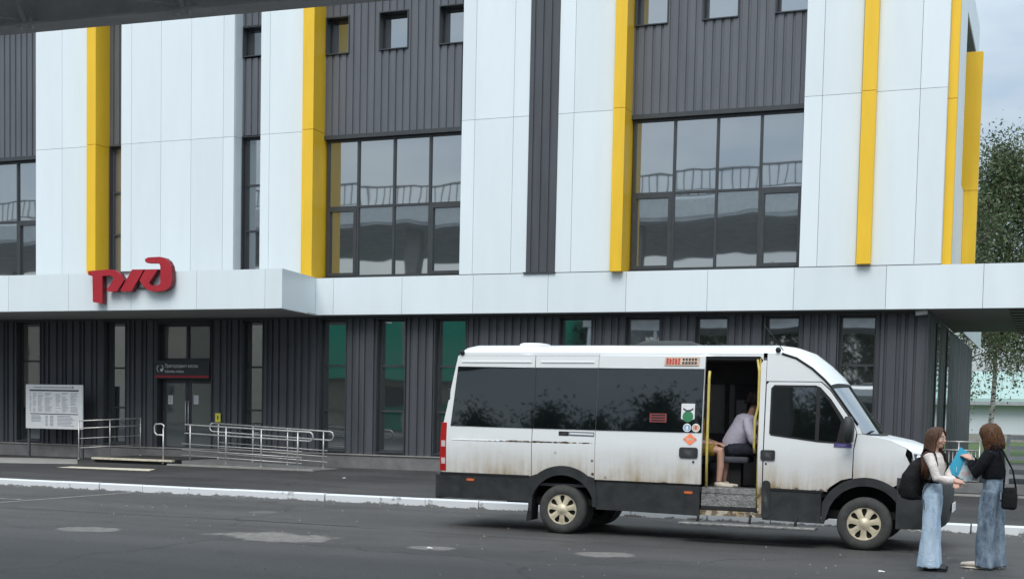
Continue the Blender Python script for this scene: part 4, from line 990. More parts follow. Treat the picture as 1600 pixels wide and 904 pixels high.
side_panel('shield_sticker', [(1.675, 1.655), (1.765, 1.615), (1.86, 1.655), (1.86, 1.86), (1.675, 1.86)], 'paper', off=.0385, thick=.001)
po = van.children[-1]
side_panel('emblem', arc(1.768, 1.685, .075, 0, 360, 18)[:-1], 'st_green', off=.0395, thick=.0005, parent=po)
for (a, b_) in (((1.70, 1.79), (1.75, 1.76)), ((1.75, 1.76), (1.80, 1.765)), ((1.80, 1.765), (1.84, 1.79))): side_panel('emblem_stroke', [(a[0], a[1]-.012), (b_[0], b_[1]-.012), (b_[0], b_[1]+.014), (a[0], a[1]+.014)], 'print_dark', off=.0398, thick=.0005, parent=po)
for x, mm in ((1.765, 'st_blue'), (1.885, 'st_beige')):
    side_panel('round_sticker', arc(x, 1.535, .056, 0, 360, 20)[:-1], 'paper', off=.0385, thick=.001); po = van.children[-1]
    side_panel('emblem', arc(x, 1.535, .046, 0, 360, 20)[:-1], mm, off=.0395, thick=.0005, parent=po)
    side_panel('mark', [(x-.012, 1.51), (x+.012, 1.51), (x+.012, 1.56), (x-.012, 1.56)], 'paper' if mm == 'st_blue' else 'st_red', off=.040, thick=.0005, parent=po)
side_panel('diamond_sticker', [(1.715, 1.38), (1.81, 1.30), (1.905, 1.38), (1.81, 1.46)], 'st_orange', off=.0385, thick=.001); po = van.children[-1]
side_panel('mark', [(1.76, 1.365), (1.86, 1.365), (1.86, 1.395), (1.76, 1.395)], 'st_beige', off=.0395, thick=.0005, parent=po)
side_panel('door_plate', [(3.70, 1.33), (3.925, 1.325), (3.925, 1.375), (3.70, 1.38)], 'st_purple', off=.012, thick=.008)
# --- roof, rear, screen, bonnet: surfaces lofted from side to side
def tsurf(name, m, st, pw=4, n=16, parent=None, back=.0):
    """stations (x_edge, z_edge, half_width, x_centre, z_centre)"""
    rows = []
    for xe, ze, hw_, xc, zc in st:
        row = []
        for k in range(n+1):
            u = math.sin((k/n-.5)*math.pi); e = 1-abs(u)**pw
            row.append((xe+(xc-xe)*(1-u*u), hw_*u, ze+(zc-ze)*e))
        rows.append(row)
    return MB().grid(rows).build(name, m, parent or van)
ww = lambda x, z: sy(x, z)+.001
rs = [(-1.655, 2.50, ww(0, 2.5), -1.68, 2.58), (-1.60, 2.545, ww(0, 2.545), -1.62, 2.645)]+[(x, 2.545, ww(0, 2.545), x, 2.67) for x in (-1.5, -1, 0, 1, 2, 2.6)]+[(2.80, 2.545, ww(0, 2.545), 2.86, 2.67), (2.98, 2.535, ww(0, 2.535), 3.06, 2.645), (3.17, 2.475, ww(0, 2.475), 3.26, 2.575), (3.38, 2.34, ww(0, 2.34), 3.47, 2.415), (3.54, 2.20, ww(0, 2.2), 3.64, 2.255), (3.62, 2.125, ww(0, 2.1), 3.72, 2.16)]
tsurf('roof', 'van_white', rs, pw=5, n=24)
tsurf('rear_doors', 'van_white', [(-1.86, .80, .98, -1.90, .80), (-1.86, 1.45, .985, -1.90, 1.45), (-1.80, 1.75, .963, -1.84, 1.75), (-1.72, 2.2, .925, -1.76, 2.2), (-1.655, 2.50, .895, -1.68, 2.58)], pw=2)
tsurf('rear_window', 'van_cab_glass', [(-1.875, 1.5, .80, -1.91, 1.5), (-1.73, 2.25, .78, -1.775, 2.25)], pw=2)
MB().box(-1.98, -1.87, -.95, .95, .42, .80, .03).build('rear_bumper', 'van_trim', van)
sc_ = tsurf('windscreen', 'van_screen', [(3.645, 2.10, .885, 3.735, 2.13), (3.82, 1.86, .905, 3.93, 1.87), (4.06, 1.50, .925, 4.22, 1.49)], pw=2)
tsurf('screen_band', 'van_black', [(3.632, 2.125, .90, 3.73, 2.155), (3.655, 2.092, .90, 3.75, 2.12)], pw=2)
tsurf('scuttle', 'van_black', [(4.03, 1.525, .92, 4.18, 1.515), (4.085, 1.487, .93, 4.27, 1.475)], pw=2)
MB().tube([(4.12, -.75, 1.53), (4.14, -.3, 1.54), (4.05, -.05, 1.70)], .012, 6).build('wiper', 'van_black', van); MB().tube([(4.16, .1, 1.53), (4.16, .5, 1.54), (4.0, .72, 1.72)], .012, 6).build('wiper', 'van_black', van)
mb = MB(); e = [(2.98, 2.54), (3.17, 2.48), (3.38, 2.345), (3.54, 2.205), (3.63, 2.11), (3.99, 1.62)]
mb.tube([(x, -(sy(x, z)+.004), z) for x, z in e], .016, 6); mb.build('pillar_seal', 'van_black', van)
MB().tube([(2.99, -.86, 2.58), (2.86, -.85, 2.75), (2.72, -.84, 2.92)], .006, 5).build('aerial', 'van_black', van)
tsurf('bonnet', 'van_white', [(4.06, 1.495, sy(4.06, 1.5), 4.26, 1.475), (4.40, 1.43, sy(4.4, 1.43), 4.60, 1.415), (4.60, 1.335, sy(4.6, 1.33), 4.84, 1.33), (4.66, 1.285, sy(4.66, 1.28)-.03, 4.96, 1.25)], pw=3)
def wrap(name, m, zs, plan, parent=None):
    """front corner to corner: plan (x, y) for the left half, mirrored; zs list of (z, forward offset)"""
    pl = plan+[(x, -y) for x, y in plan[::-1][1:]]
    return MB().grid([[(x+dx*(1 if i not in (0, len(pl)-1) else 0), y, z) for i, (x, y) in enumerate(pl)] for z, dx in zs]).build(name, m, parent or van)
bp_ = [(4.50, -.975), (4.66, -.965), (4.80, -.93), (4.93, -.84), (5.02, -.66), (5.08, -.4), (5.10, 0)]
wrap('front_bumper', 'van_trim', [(.30, -.06), (.36, -.01), (.55, .03), (.72, .04), (.86, .03), (.93, .0), (.955, -.06)], bp_)
NS_ = [(4.66, 1.285, sy(4.66, 1.28)-.03, 4.96, 1.25), (4.70, 1.13, .895, 5.03, 1.12), (4.66, .90, .94, 5.07, .90)]
tsurf('nose', 'van_white', NS_, pw=3)
def nose_pt(u, v, off):
    """u -1..1 across, v 0 (top) .. 2 (bottom) down the nose"""
    i = min(1, int(v)); f = v-i; A_, B_ = NS_[i], NS_[i+1]; q = [a_+(b_-a_)*f for a_, b_ in zip(A_, B_)]
    return (q[0]+(q[3]-q[0])*(1-u*u)+off, q[2]*u+math.copysign(off*.7, u), q[1]+(q[4]-q[1])*(1-abs(u)**3))
MB().grid([[nose_pt(-.5+k/8, v, .012) for k in range(9)] for v in (.45, 1, 1.5)]).build('grille', 'van_black', van)
for z_ in (.7, 1.15): MB().tube([nose_pt(-.48+.96*k/8, z_, .02) for k in range(9)], .012, 6).build('grille_bar', 'lamp_white', van)
for s in (-1, 1):
    rows = [[nose_pt(s*(.60+.38*k/6), v0+.10*(1-k/6)*(1-2*j), .010) for k in range(7)] for j, v0 in ((0, .10), (.5, .5), (1, .95))]
    hl = MB().grid(rows).build('headlight', 'frame', van)
    c_ = nose_pt(s*.90, .62, .0); MB().ball((c_[0]-.02, c_[1]-s*.005, c_[2]), .075, .06, .07, 16, 10).build('lamp', 'lamp_glass', hl)
    MB().lathe_y((4.93, .46), [(.001, -.0), (.05, .0), (.055, .03)], 16).build('fog_lamp', 'lamp_glass', van).location = (.02, s*.84-(.03 if s > 0 else 0), 0)
MB().box(5.135, 5.15, -.26, .26, .50, .61).build('number_plate', 'paper', van)
MB().box(-.9, 4.7, -.80, .80, .40, .50).build('chassis', 'van_black', van)
MB().tube([(-1.5, .5, .46), (.9, .45, .42)], .035).build('exhaust', 'van_black', van)
# wheels
def wheel(x, s, dual=False):
    yo = s*(.985); ww_ = .21
    prof = [(.215, 0), (.235, -.012), (.285, -.012), (.325, .0), (WR, .03), (WR, ww_-.03), (.325, ww_), (.25, ww_), (.2, ww_-.02)]
    ty = MB().lathe_y((x, WR), [(r, yo-s*y) for r, y in prof], 48).build('wheel', 'tyre', van)
    for k in range(3):
        MB().lathe_y((x, WR), [(WR+.002, yo-s*(.05+k*.045)), (WR+.002, yo-s*(.058+k*.045))], 48).build('groove', 'van_black', ty)
    MB().lathe_y((x, WR), [(.001, yo-s*.05), (.222, yo-s*.045)], 32).build('rim', 'van_black', ty)
    mb = MB(); yc = yo-s*.012; NS = 7
    mb.lathe_y((x, WR), [(.198, yc+s*.0), (.212, yc+s*.006), (.224, yc-s*.006), (.224, yc-s*.03)], 48)
    mb.lathe_y((x, WR), [(.001, yc+s*.022), (.05, yc+s*.022), (.058, yc+s*.014), (.085, yc+s*.010)], 32)
    for k in range(NS):
        # spokes widen toward the rim, leaving tear-shaped holes between them
        ac = 2*math.pi*k/NS+.22
        rowa = []
        for r_, hw_ in ((.083, .43), (.105, .36), (.135, .275), (.165, .245), (.19, .29), (.201, .44)):
            rowa.append([(x+r_*math.cos(ac+hw_*f), yc+s*(.012-.01*(r_/.2)**2-.006*abs(f)), WR+r_*math.sin(ac+hw_*f)) for f in (-1, -.6, -.2, .2, .6, 1)])
        mb.grid(rowa)
    mb.build('hubcap', 'hubcap', ty)
    MB().lathe_y((x, WR), [(.001, yc+s*.0235), (.03, yc+s*.0235), (.032, yc+s*.022)], 20).build('badge', 'hubcap', ty)
    if dual:
        ty2 = MB().lathe_y((x, WR), [(r, yo-s*(y+.25)) for r, y in prof], 40).build('inner_wheel', 'tyre', van)
for x in (0, RX):
    for s in (-1, 1): wheel(x, s, x == 0)
    MB().tube([(x, -.8, WR), (x, .8, WR)], .06, 10).build('axle', 'van_black', van)
    mb = MB()
    mb.grid([[(x+.5*math.cos(R(a)), y, .36+.5*math.sin(R(a))) for a in range(0, 181, 15)] for y in (-.95, -.55)]); mb.grid([[(x+.5*math.cos(R(a)), y, .36+.5*math.sin(R(a))) for a in range(0, 181, 15)] for y in (.55, .95)])
    mb.build('wheel_well', 'van_black', van)
    for s in (-1, 1): MB().prism([(x+.52*math.cos(R(a)), .36+.52*math.sin(R(a))) for a in range(0, 181, 12)], 'y', s*.545, s*.55).build('well_back', 'van_black', van)
for s in (-1, 1): MB().prism([(-.47, .60), (-.44, .60), (-.46, .17), (-.54, .15)], 'y', s*.98, s*.70).build('mud_flap', 'van_black', van)
# roof hatch, air inlet, lamps
MB().rings([(-.80, 0, 2.66, .20, .3), (-.80, 0, 2.70, .19, .29), (-.80, 0, 2.715, .15, .25)], 24, power=3.5).build('roof_vent', 'van_white', van)
MB().rings([(1.22, .1, 2.66, .46, .42), (1.22, .1, 2.70, .44, .40), (1.20, .1, 2.745, .33, .32)], 28, power=4).build('roof_hatch', 'van_trim', van)
for x, z in ((-1.60, 2.545), (2.93, 2.585)): MB().ball((x, -.905 if x < 0 else -.90, z), .038, .03, .038, 12, 8).build('clearance_lamp', 'van_black', van)
MB().box(-1.80, -1.76, -.96, -.9, 1.86, 2.02, .008).build('door_hinge', 'van_trim', van)
# interior
MB().box(-1.8, 3.75, -.86, .88, .66, .70).build('floor', 'van_inside', van)
MB().box(-1.7, 2.9, -.84, .84, 2.46, 2.49).build('headliner', 'van_inside', van)
MB().box(-1.5, 2.72, .80, .86, .7, 1.44).build('inner_wall', 'van_inside', van); MB().box(-1.5, 2.72, .68, .84, 2.16, 2.46).build('luggage_shelf', 'van_inside', van)
MB().box(2.86, 2.89, .1, .86, .7, 1.35).build('partition', 'van_inside', van)
MB().box(2.02, 2.70, .80, .85, 1.44, 2.2).build('wall_poster_panel', 'van_inside', van)
for x in (1.35, 1.9, 2.45): MB().box(x-.025, x+.025, .83, .87, 1.44, 2.3).build('window_pillar', 'van_inside', van)
MB().box(2.05, 2.20, .79, .798, 1.70, 1.93).build('notice', 'paper', van)
for (x, y) in ((1.62, -.5), (1.62, .1), (.85, -.5), (.85, .1), (.1, -.5), (.1, .1), (-.7, -.5), (-.7, .1)):
    st = MB(); st.box(x-.22, x+.22, y, y+.44, 1.02, 1.14, .03); so_ = st.build('passenger_seat', 'seat_grey', van)
    MB().box(x-.27, x-.17, y, y+.44, 1.1, 1.72, .04).build('backrest', 'seat_grey', so_); MB().box(x-.15, x+.15, y+.1, y+.34, .70, 1.02).build('pedestal', 'van_black', so_)
st = MB().box(2.08, 2.50, -.52, -.06, 1.06, 1.145, .03).build('crew_seat', 'seat_grey', van); MB().box(2.22, 2.38, -.38, -.20, .70, 1.06).build('pedestal', 'van_black', st)
for y in (-.72, .3):
    st = MB().box(2.95, 3.42, y, y+.5, 1.0, 1.15, .04).build('cab_seat', 'seat_grey', van); MB().box(2.86, 3.0, y+.02, y+.48, 1.1, 1.85, .05).build('backrest', 'seat_grey', st)
MB().box(3.62, 4.05, -.85, .85, .95, 1.42, .06).build('dashboard', 'van_black', van)
MB().tube([(3.5+.02*math.cos(0), .5, 1.5)]+[(3.52-.09*math.sin(R(a)), .5+.2*math.cos(R(a)), 1.45+.15*math.sin(R(a))) for a in range(0, 361, 30)], .016, 6).build('steering_wheel', 'van_black', van)
# door steps, rails, running board
MB().box(1.97, 2.70, -.93, -.60, .655, .735, .006).build('step_edge', 'tread', van)
MB().box(1.965, 2.70, -.925, -.90, .485, .652).build('step_riser', 'tread', van)
MB().box(1.965, 2.72, -.945, -.55, .43, .478, .006).build('step_tread', 'van_black', van)
rb = MB().box(1.72, 3.53, -1.20, -.97, .235, .275, .012).build('running_board', 'tread', van)
for x in (1.95, 2.65, 3.25): MB().tube([(x, -1.05, .27), (x, -1.0, .37), (x, -.8, .4)], .018, 6).build('bracket', 'van_black', rb)
MB().tube([(2.03, -.92, 2.30), (2.03, -.945, 2.2), (2.03, -.955, 1.2), (2.03, -.93, .75)], .019, 10).build('grab_pole', 'rail_yellow', van)
MB().tube([(2.66, -.87, 2.46), (2.69, -.90, 2.30), (2.695, -.915, 1.85), (2.655, -.925, 1.66), (2.655, -.93, 1.30), (2.66, -.90, 1.22)], .017, 10).build('grab_pole', 'rail_yellow', van)
MB().tube([(2.70, -.875, 2.49), (2.712, -.90, 2.2), (2.712, -.95, 1.3), (2.71, -.95, .5)], .008, 6).build('door_seal', 'rail_yellow', van)

# ------------------------------------------------------------------ people
def clothmat(name, col, col2, scale=3, bump=.3, rough=.9, fine=90, st=(1, 1, 1)):
    m = bpy.data.materials.new(name); m.use_nodes = True; t = m.node_tree; b = t.nodes['Principled BSDF']; l = t.links.new
    tc = N(t, 'ShaderNodeTexCoord'); mp = N(t, 'ShaderNodeMapping', inp={'Scale': st}); l(tc.outputs['Object'], mp.inputs[0])
    n = N(t, 'ShaderNodeTexNoise', inp={'Scale': scale, 'Detail': 6, 'Roughness': .65}); l(mp.outputs[0], n.inputs['Vector'])
    r = N(t, 'ShaderNodeMapRange', inp={1: .33, 2: .67, 3: 0, 4: 1}); l(n.outputs[0], r.inputs[0])
    mx = N(t, 'ShaderNodeMixRGB', inp={1: (*col, 1), 2: (*col2, 1)}); l(r.outputs[0], mx.inputs[0]); l(mx.outputs[0], b.inputs['Base Color'])
    b.inputs['Roughness'].default_value = rough; b.inputs['Specular IOR Level'].default_value = .25
    f = N(t, 'ShaderNodeTexNoise', inp={'Scale': fine, 'Detail': 3}); l(tc.outputs['Object'], f.inputs['Vector'])
    bp = N(t, 'ShaderNodeBump', inp={'Strength': bump, 'Distance': .004}); l(f.outputs[0], bp.inputs['Height'])
    # creases in the cloth
    mc = N(t, 'ShaderNodeMapping', inp={'Scale': (7, 7, 3.2), 'Rotation': (.5, .35, 0)}); l(tc.outputs['Object'], mc.inputs[0])
    cn = N(t, 'ShaderNodeTexNoise', inp={'Scale': 2.2, 'Detail': 3, 'Distortion': 1.2}); l(mc.outputs[0], cn.inputs['Vector'])
    rg = N(t, 'ShaderNodeMath', operation='PINGPONG', inp={1: .12}); l(cn.outputs[0], rg.inputs[0])
    b2 = N(t, 'ShaderNodeBump', inp={'Strength': .6, 'Distance': .045}); l(rg.outputs[0], b2.inputs['Height']); l(bp.outputs[0], b2.inputs['Normal']); l(b2.outputs[0], b.inputs['Normal'])
    M[name] = m
def skinmat():
    m = mat('skin', (.60, .36, .27), .5, var=.08, scale=14); b = m.node_tree.nodes['Principled BSDF']; b.inputs['Subsurface Weight'].default_value = .12; b.inputs['Subsurface Radius'].default_value = (.012, .005, .003)
skinmat()
mat('skin_tan', (.36, .21, .15), .55, var=.1, scale=14)
clothmat('jeans_light', (.36, .49, .63), (.56, .68, .79), 6, st=(2, 2, .5)); clothmat('jeans_mid', (.085, .125, .18), (.29, .36, .42), 7, st=(2, 2, .8))
clothmat('blouse', (.66, .60, .55), (.80, .75, .71), 9); clothmat('black_knit', (.004, .0045, .007), (.009, .010, .014), 12, fine=160, bump=.6)
clothmat('black_bag', (.005, .005, .006), (.012, .012, .013), 8, rough=.75); clothmat('lavender', (.44, .42, .52), (.58, .56, .66), 6); clothmat('dark_trouser', (.012, .014, .024), (.03, .032, .045), 6); clothmat('mustard', (.30, .19, .03), (.42, .28, .06), 8)
clothmat('hair_brown', (.045, .022, .013), (.12, .062, .036), 5, bump=.8, fine=60, rough=.45, st=(18, 18, 1)); clothmat('hair_copper', (.04, .020, .011), (.15, .066, .028), 4, bump=.8, fine=60, rough=.45, st=(18, 18, 1)); clothmat('hair_dark', (.010, .008, .007), (.03, .022, .018), 6, rough=.5)
mat('shoe_black', (.014, .014, .016), .5); mat('shoe_cream', (.62, .56, .47), .65, var=.1); mat('sole', (.70, .66, .58), .7); mat('lips', (.42, .16, .14), .45); mat('eye_white', (.7, .68, .66), .2); mat('eye_dark', (.02, .014, .01), .15)
V = Vector
def add_head(mb, c, s=1.0, f=V((1, 0, 0)), u=V((0, 0, 1))):
    """skull, jaw, nose, chin, ears, neck-less; c centre of the head, f facing, u up"""
    f = f.normalized(); l = u.cross(f).normalized(); u = f.cross(l).normalized()
    def P(a, b, z): return c+f*a*s+l*b*s+u*z*s
    def ell(ctr, ra, rb, rc, n=14, k=9):
        rows = []
        for i in range(k+1):
            t = -math.pi/2+math.pi*i/k; cr = max(.01, math.cos(t)); rows.append([mb.bm.verts.new(P(ctr[0]+ra*cr*math.cos(2*math.pi*j/n), ctr[1]+rb*cr*math.sin(2*math.pi*j/n), ctr[2]+rc*math.sin(t))) for j in range(n)])
        for i in range(k):
            for j in range(n): mb.face([rows[i][j], rows[i][(j+1) % n], rows[i+1][(j+1) % n], rows[i+1][j]], True)
        mb.face(rows[0][::-1]); mb.face(rows[-1])
    ell((-.012, 0, .03), .094, .073, .085); ell((.018, 0, -.02), .070, .063, .085); ell((.040, 0, -.075), .040, .042, .034); ell((.062, 0, -.092), .018, .020, .016)
    ell((.086, 0, -.012), .012, .010, .030); ell((.096, 0, -.030), .014, .013, .012); ell((.078, 0, -.060), .014, .022, .010); ell((.078, 0, .022), .012, .045, .012)
    for k in (-1, 1): ell((-.004, k*.072, -.012), .018, .010, .030); ell((.055, k*.035, -.03), .028, .024, .03)
    return P
def face_parts(body, P):
    for k in (-1, 1):
        e = MB(); q = P(.074, k*.030, .004); e.ball(q, .0125, .0125, .010, 10, 8); eo = e.build('eye', 'eye_white', body)
        e = MB(); q = P(.0835, k*.031, .004); e.ball(q, .0055, .006, .0065, 8, 6); e.build('iris', 'eye_dark', eo)
        MB().tube([P(.084, k*.014, .024), P(.083, k*.032, .030), P(.072, k*.050, .024)], [.0035, .0045, .002], 6).build('eyebrow', 'hair_brown', body)
    MB().tube([P(.078, -.021, -.060), P(.0915, -.008, -.057), P(.0915, .008, -.057), P(.078, .021, -.060)], [.003, .0062, .0062, .003], 6).build('mouth', 'lips', body)
def add_hand(mb, w, d, side, nrm, curl=.5, s=1.0):
    """palm and five fingers: w wrist, d pointing direction, nrm palm-facing normal, side +1/-1 for the thumb side"""
    d = d.normalized(); nrm = (nrm-d*nrm.dot(d)).normalized(); t = d.cross(nrm).normalized()*side
    mb.tube([w-d*.02, w+d*.03*s, w+d*.085*s], [(.026*s, .019*s), (.036*s, .016*s), (.038*s, .013*s)], 10) if abs(t.z) > 2 else None
    for k in range(4):
        off = (k-1.5)*.0195*s
        mb.tube([w+t*off*.6, w+d*.045*s+t*off, w+d*.088*s+t*off], [.0155*s, .0165*s, .0125*s], 7)
        L_ = (.062, .078, .084, .074)[3-k if side < 0 else 3-k]*s; p = w+d*.085*s+t*off; dd = d.copy(); pts = [p]
        for j in range(3):
            a = curl*(.55+.35*j); dd = (dd*math.cos(a)+nrm*math.sin(a)).normalized(); p = p+dd*L_*(.45, .32, .25)[j]; pts.append(p)
        mb.tube(pts, [.0098*s, .0095*s, .0088*s, .007*s], 7)
    p = w+d*.02*s+t*.026*s; q = (d*.62+t*.75+nrm*.25).normalized(); q2 = (d*.9+t*.25+nrm*.35).normalized()
    mb.tube([w+d*.01, p, p+q*.036*s, p+q*.036*s+q2*.032*s, p+q*.036*s+q2*.054*s], [.016*s, .015*s, .0115*s, .010*s, .0075*s], 7)
def strands(mb, P, n, length, seed, spread=.0, front=-.35, r=.007, back_len=1.0, flare=.0, wav=.01, torso=None, opening=.42):
    """hair: a close cap plus locks that leave the crown, follow the skull and hang"""
    rd = random.Random(seed)
    for i in range(n):
        a = rd.uniform(.22, 2*math.pi-.22); ca, sa = math.cos(a), math.sin(a)
        ah = min(max(a, opening), 2*math.pi-opening); am = (a+ah)/2
        pts = [P(.035*ca*rd.random()+.0, .02*sa, .122+rd.uniform(-.004, .004))]
        R1 = 1.0+rd.uniform(0, .09)
        pts.append(P(-.012+.078*ca*R1, .062*sa*R1, .092)); ca, sa = math.cos(am), math.sin(am); pts.append(P(-.014+.102*ca*R1, .084*sa*R1, .050 if a != ah else .035)); ca, sa = math.cos(ah), math.sin(ah); pts.append(P(-.018+.100*ca*R1, .088*sa*R1, -.03))
        L_ = length*rd.uniform(.82, 1.06); ph = rd.uniform(0, 6)
        for k in range(1, 5):
            b0 = pts[3]; hd = P(0, 0, 0); q = 1+(flare-.10)*k/4
            pts.append(V((hd.x+(b0.x-hd.x)*q-.010*k+wav*math.sin(ph+k*1.7), hd.y+(b0.y-hd.y)*q+wav*math.cos(ph+k*1.9), b0.z-L_*k/4)))
        if torso:
            for k, p in enumerate(pts):
                if p.z < torso[2]:
                    g_ = min(1, (torso[2]-p.z)/.09); ex, ey = torso[0]*g_, torso[1]*g_
                    e_ = math.hypot((p.x+.01)/max(ex, .01), p.y/max(ey, .01)); tgt = 1.03+.05*rd.random()
                    if e_ < tgt: pts[k] = V((-.01+(p.x+.01)*tgt/max(e_, .05), p.y*tgt/max(e_, .05), p.z))
        rr = r*rd.uniform(.8, 1.35)
        mb.tube(pts, [rr*.7, rr*1.2, rr*1.35, rr*1.4, rr*1.35, rr*1.25, rr, rr*.45], 5)
    # the cap under the locks, left open at the face
    rows = []
    for i in range(9):
        t = i/8; z = .128-.17*t; rr = math.sin(min(1, .12+t*1.15)*math.pi/2)
        rows.append([P(-.016+.100*rr*math.cos(a), .083*rr*math.sin(a), z) for a in [max(.62, opening)+(2*math.pi-2*max(.62, opening))*j/20 if i > 2 else .15+(2*math.pi-.3)*j/20 for j in range(21)]])
    mb.grid(rows)
def folds(seed, amp, fz=9, fr=16):
    def f(co):
        p = V((co.x*fr, co.y*fr, co.z*fz+seed)); q = V((co.x*fr*.5+seed, co.y*fr*.5, co.z*fz*.3))
        return amp*(noise.noise(p)*.6+noise.noise(q)*1.0)
    return f
def shoe(mb, x, y, z0, L_, toe=1, wd=.045, hgt=.075):
    mb.tube([(x-.07, y, z0+.035), (x-.03, y, z0+.045), (x+.04, y, z0+.038), (x+L_-.10, y, z0+.028), (x+L_-.085, y, z0+.022)], [(wd*.72, .036), (wd*.9, .045), (wd, .038), (wd*.85, .024), (wd*.4, .012)], 12)
# ---- girl with the long brown hair
def girl_a():
    g0 = onz(1453.5, 889, 0)
    g = thing('person', 'person with long brown hair, cream top and pale blue wide jeans, facing the other', 'person', (g0[0], g0[1], 0), R(-18), 'people talking beside the minibus')
    b = MB()
    for y in (-.09, .09):
        x = .02 if y < 0 else -.03
        b.tube([(x, y, .06), (x, y, .30), (x+.005, y, .48), (x, y*.95, .70), (0, y*.8, .86)], [.034, .044, .05, .062, .068], 12)
    b.rings([(0, 0, .80, .08, .12), (-.005, 0, .88, .088, .135), (0, 0, 1.0, .072, .108), (.0, 0, 1.12, .078, .115), (-.005, 0, 1.25, .080, .125), (-.01, 0, 1.325, .052, .11), (-.01, 0, 1.36, .045, .06)], 24)
    b.tube([(-.012, 0, 1.30), (-.005, 0, 1.38), (.01, 0, 1.46)], [.052, .045, .047], 12)
    hc = V((.018, 0, 1.505)); P = add_head(b, hc, 1.0, V((1, -.05, -.03)))
    ra = [V((-.01, -.15, 1.315)), V((.06, -.19, 1.19)), V((.115, -.20, 1.055)), V((.19, -.14, 1.035)), V((.255, -.06, 1.03))]
    la = [V((-.01, .15, 1.315)), V((.04, .19, 1.20)), V((.08, .19, 1.07)), V((.16, .13, 1.03)), V((.225, .03, 1.01))]
    for ar in (ra, la): b.tube(ar, [.038, .036, .034, .031, .024], 10)
    add_hand(b, ra[-1], ra[-1]-ra[-2]+V((0, 0, .0)), 1, V((0, .6, -.6)), .55); add_hand(b, la[-1], la[-1]-la[-2], 1, V((0, -.3, -.9)), .5)
    body = b.build('body', 'skin', g); remesh(body, .0055, 5); face_parts(body, P)
    t = MB(); t.rings([(0, 0, 1.035, .094, .132), (0, 0, 1.12, .104, .142), (-.002, 0, 1.22, .108, .152), (-.008, 0, 1.30, .088, .150), (-.012, 0, 1.345, .060, .10)], 28)
    t.tube([p for p in ra[:-1]]+[ra[-1].lerp(ra[-2], .25)], [.058, .052, .048, .046, .042], 14); t.tube([p for p in la[:-1]]+[la[-1].lerp(la[-2], .25)], [.058, .052, .048, .046, .042], 14)
    t = t.build('blouse', 'blouse', body); remesh(t, .008, 6, folds(3, .007, 14, 20))
    w_ = MB(); w_.rings([(0, 0, .995, .092, .128), (0, 0, 1.04, .090, .128)], 24); w_.build('belt', 'black_bag', body)
    j = MB()
    for y in (-.088, .088):
        x = .025 if y < 0 else -.035
        j.tube([(x, y*1.15, .035), (x, y*1.1, .16), (x*.9, y*1.02, .34), (x*.8, y*.95, .52), (x*.5, y*.85, .70), (0, y*.7, .86)], [(.128, .118), (.120, .108), (.106, .096), (.096, .090), (.092, .088), (.096, .09)], 24)
    j.rings([(0, 0, .80, .092, .135), (-.008, 0, .88, .102, .148), (0, 0, .96, .092, .132), (0, 0, 1.005, .088, .124)], 28)
    j = j.build('jeans', 'jeans_light', body); remesh(j, .010, 5, folds(9, .016, 5, 22))
    for y in (-.09, .09):
        x = .05 if y < 0 else -.01
        s = MB(); shoe(s, x, y, .004, .26); s.box(x-.08, x+.165, y-.042, y+.042, 0, .016, .006); s.build('shoe', 'shoe_black', body)
    h = MB(); strands(h, P, 260, .42, 11, wav=.008, r=.0085, torso=(.118, .172, 1.40), opening=1.2); h.build('hair', 'hair_brown', body)
    # backpack
    bp = thing('backpack', 'black backpack hanging low on the back of the person in the cream top', 'backpack', (g0[0], g0[1], 0), R(-18))
    m_ = MB(); m_.rings([(-.20, -.04, .79, .055, .11), (-.225, -.04, .82, .105, .165), (-.235, -.04, .93, .125, .18), (-.215, -.03, 1.08, .115, .17), (-.17, -.02, 1.20, .085, .14), (-.13, -.01, 1.285, .045, .09)], 26, power=2.8)
    m_ = m_.build('bag', 'black_bag', bp); remesh(m_, .01, 4, folds(5, .010, 8, 11))
    MB().rings([(-.30, -.05, .85, .055, .12), (-.315, -.05, .92, .06, .13), (-.29, -.05, 1.0, .05, .11)], 20, power=3).build('front_pocket', 'black_bag', m_)
    for k in (-1, 1): MB().tube([(-.13, k*.09, 1.25), (-.06, k*.115, 1.385), (.06, k*.13, 1.33), (.10, k*.15, 1.20), (.05, k*.17, 1.06), (-.12, k*.15, .90)], [(.022, .006)]*6, 8).build('shoulder_strap', 'black_bag', bp)
    for k in (-.06, .03): MB().tube([(-.12, k-.11, .86), (-.03, k-.13, .80), (-.02, k-.13, .70)], [(.008, .003)]*3, 6).build('loose_strap', 'black_bag', bp)
girl_a()
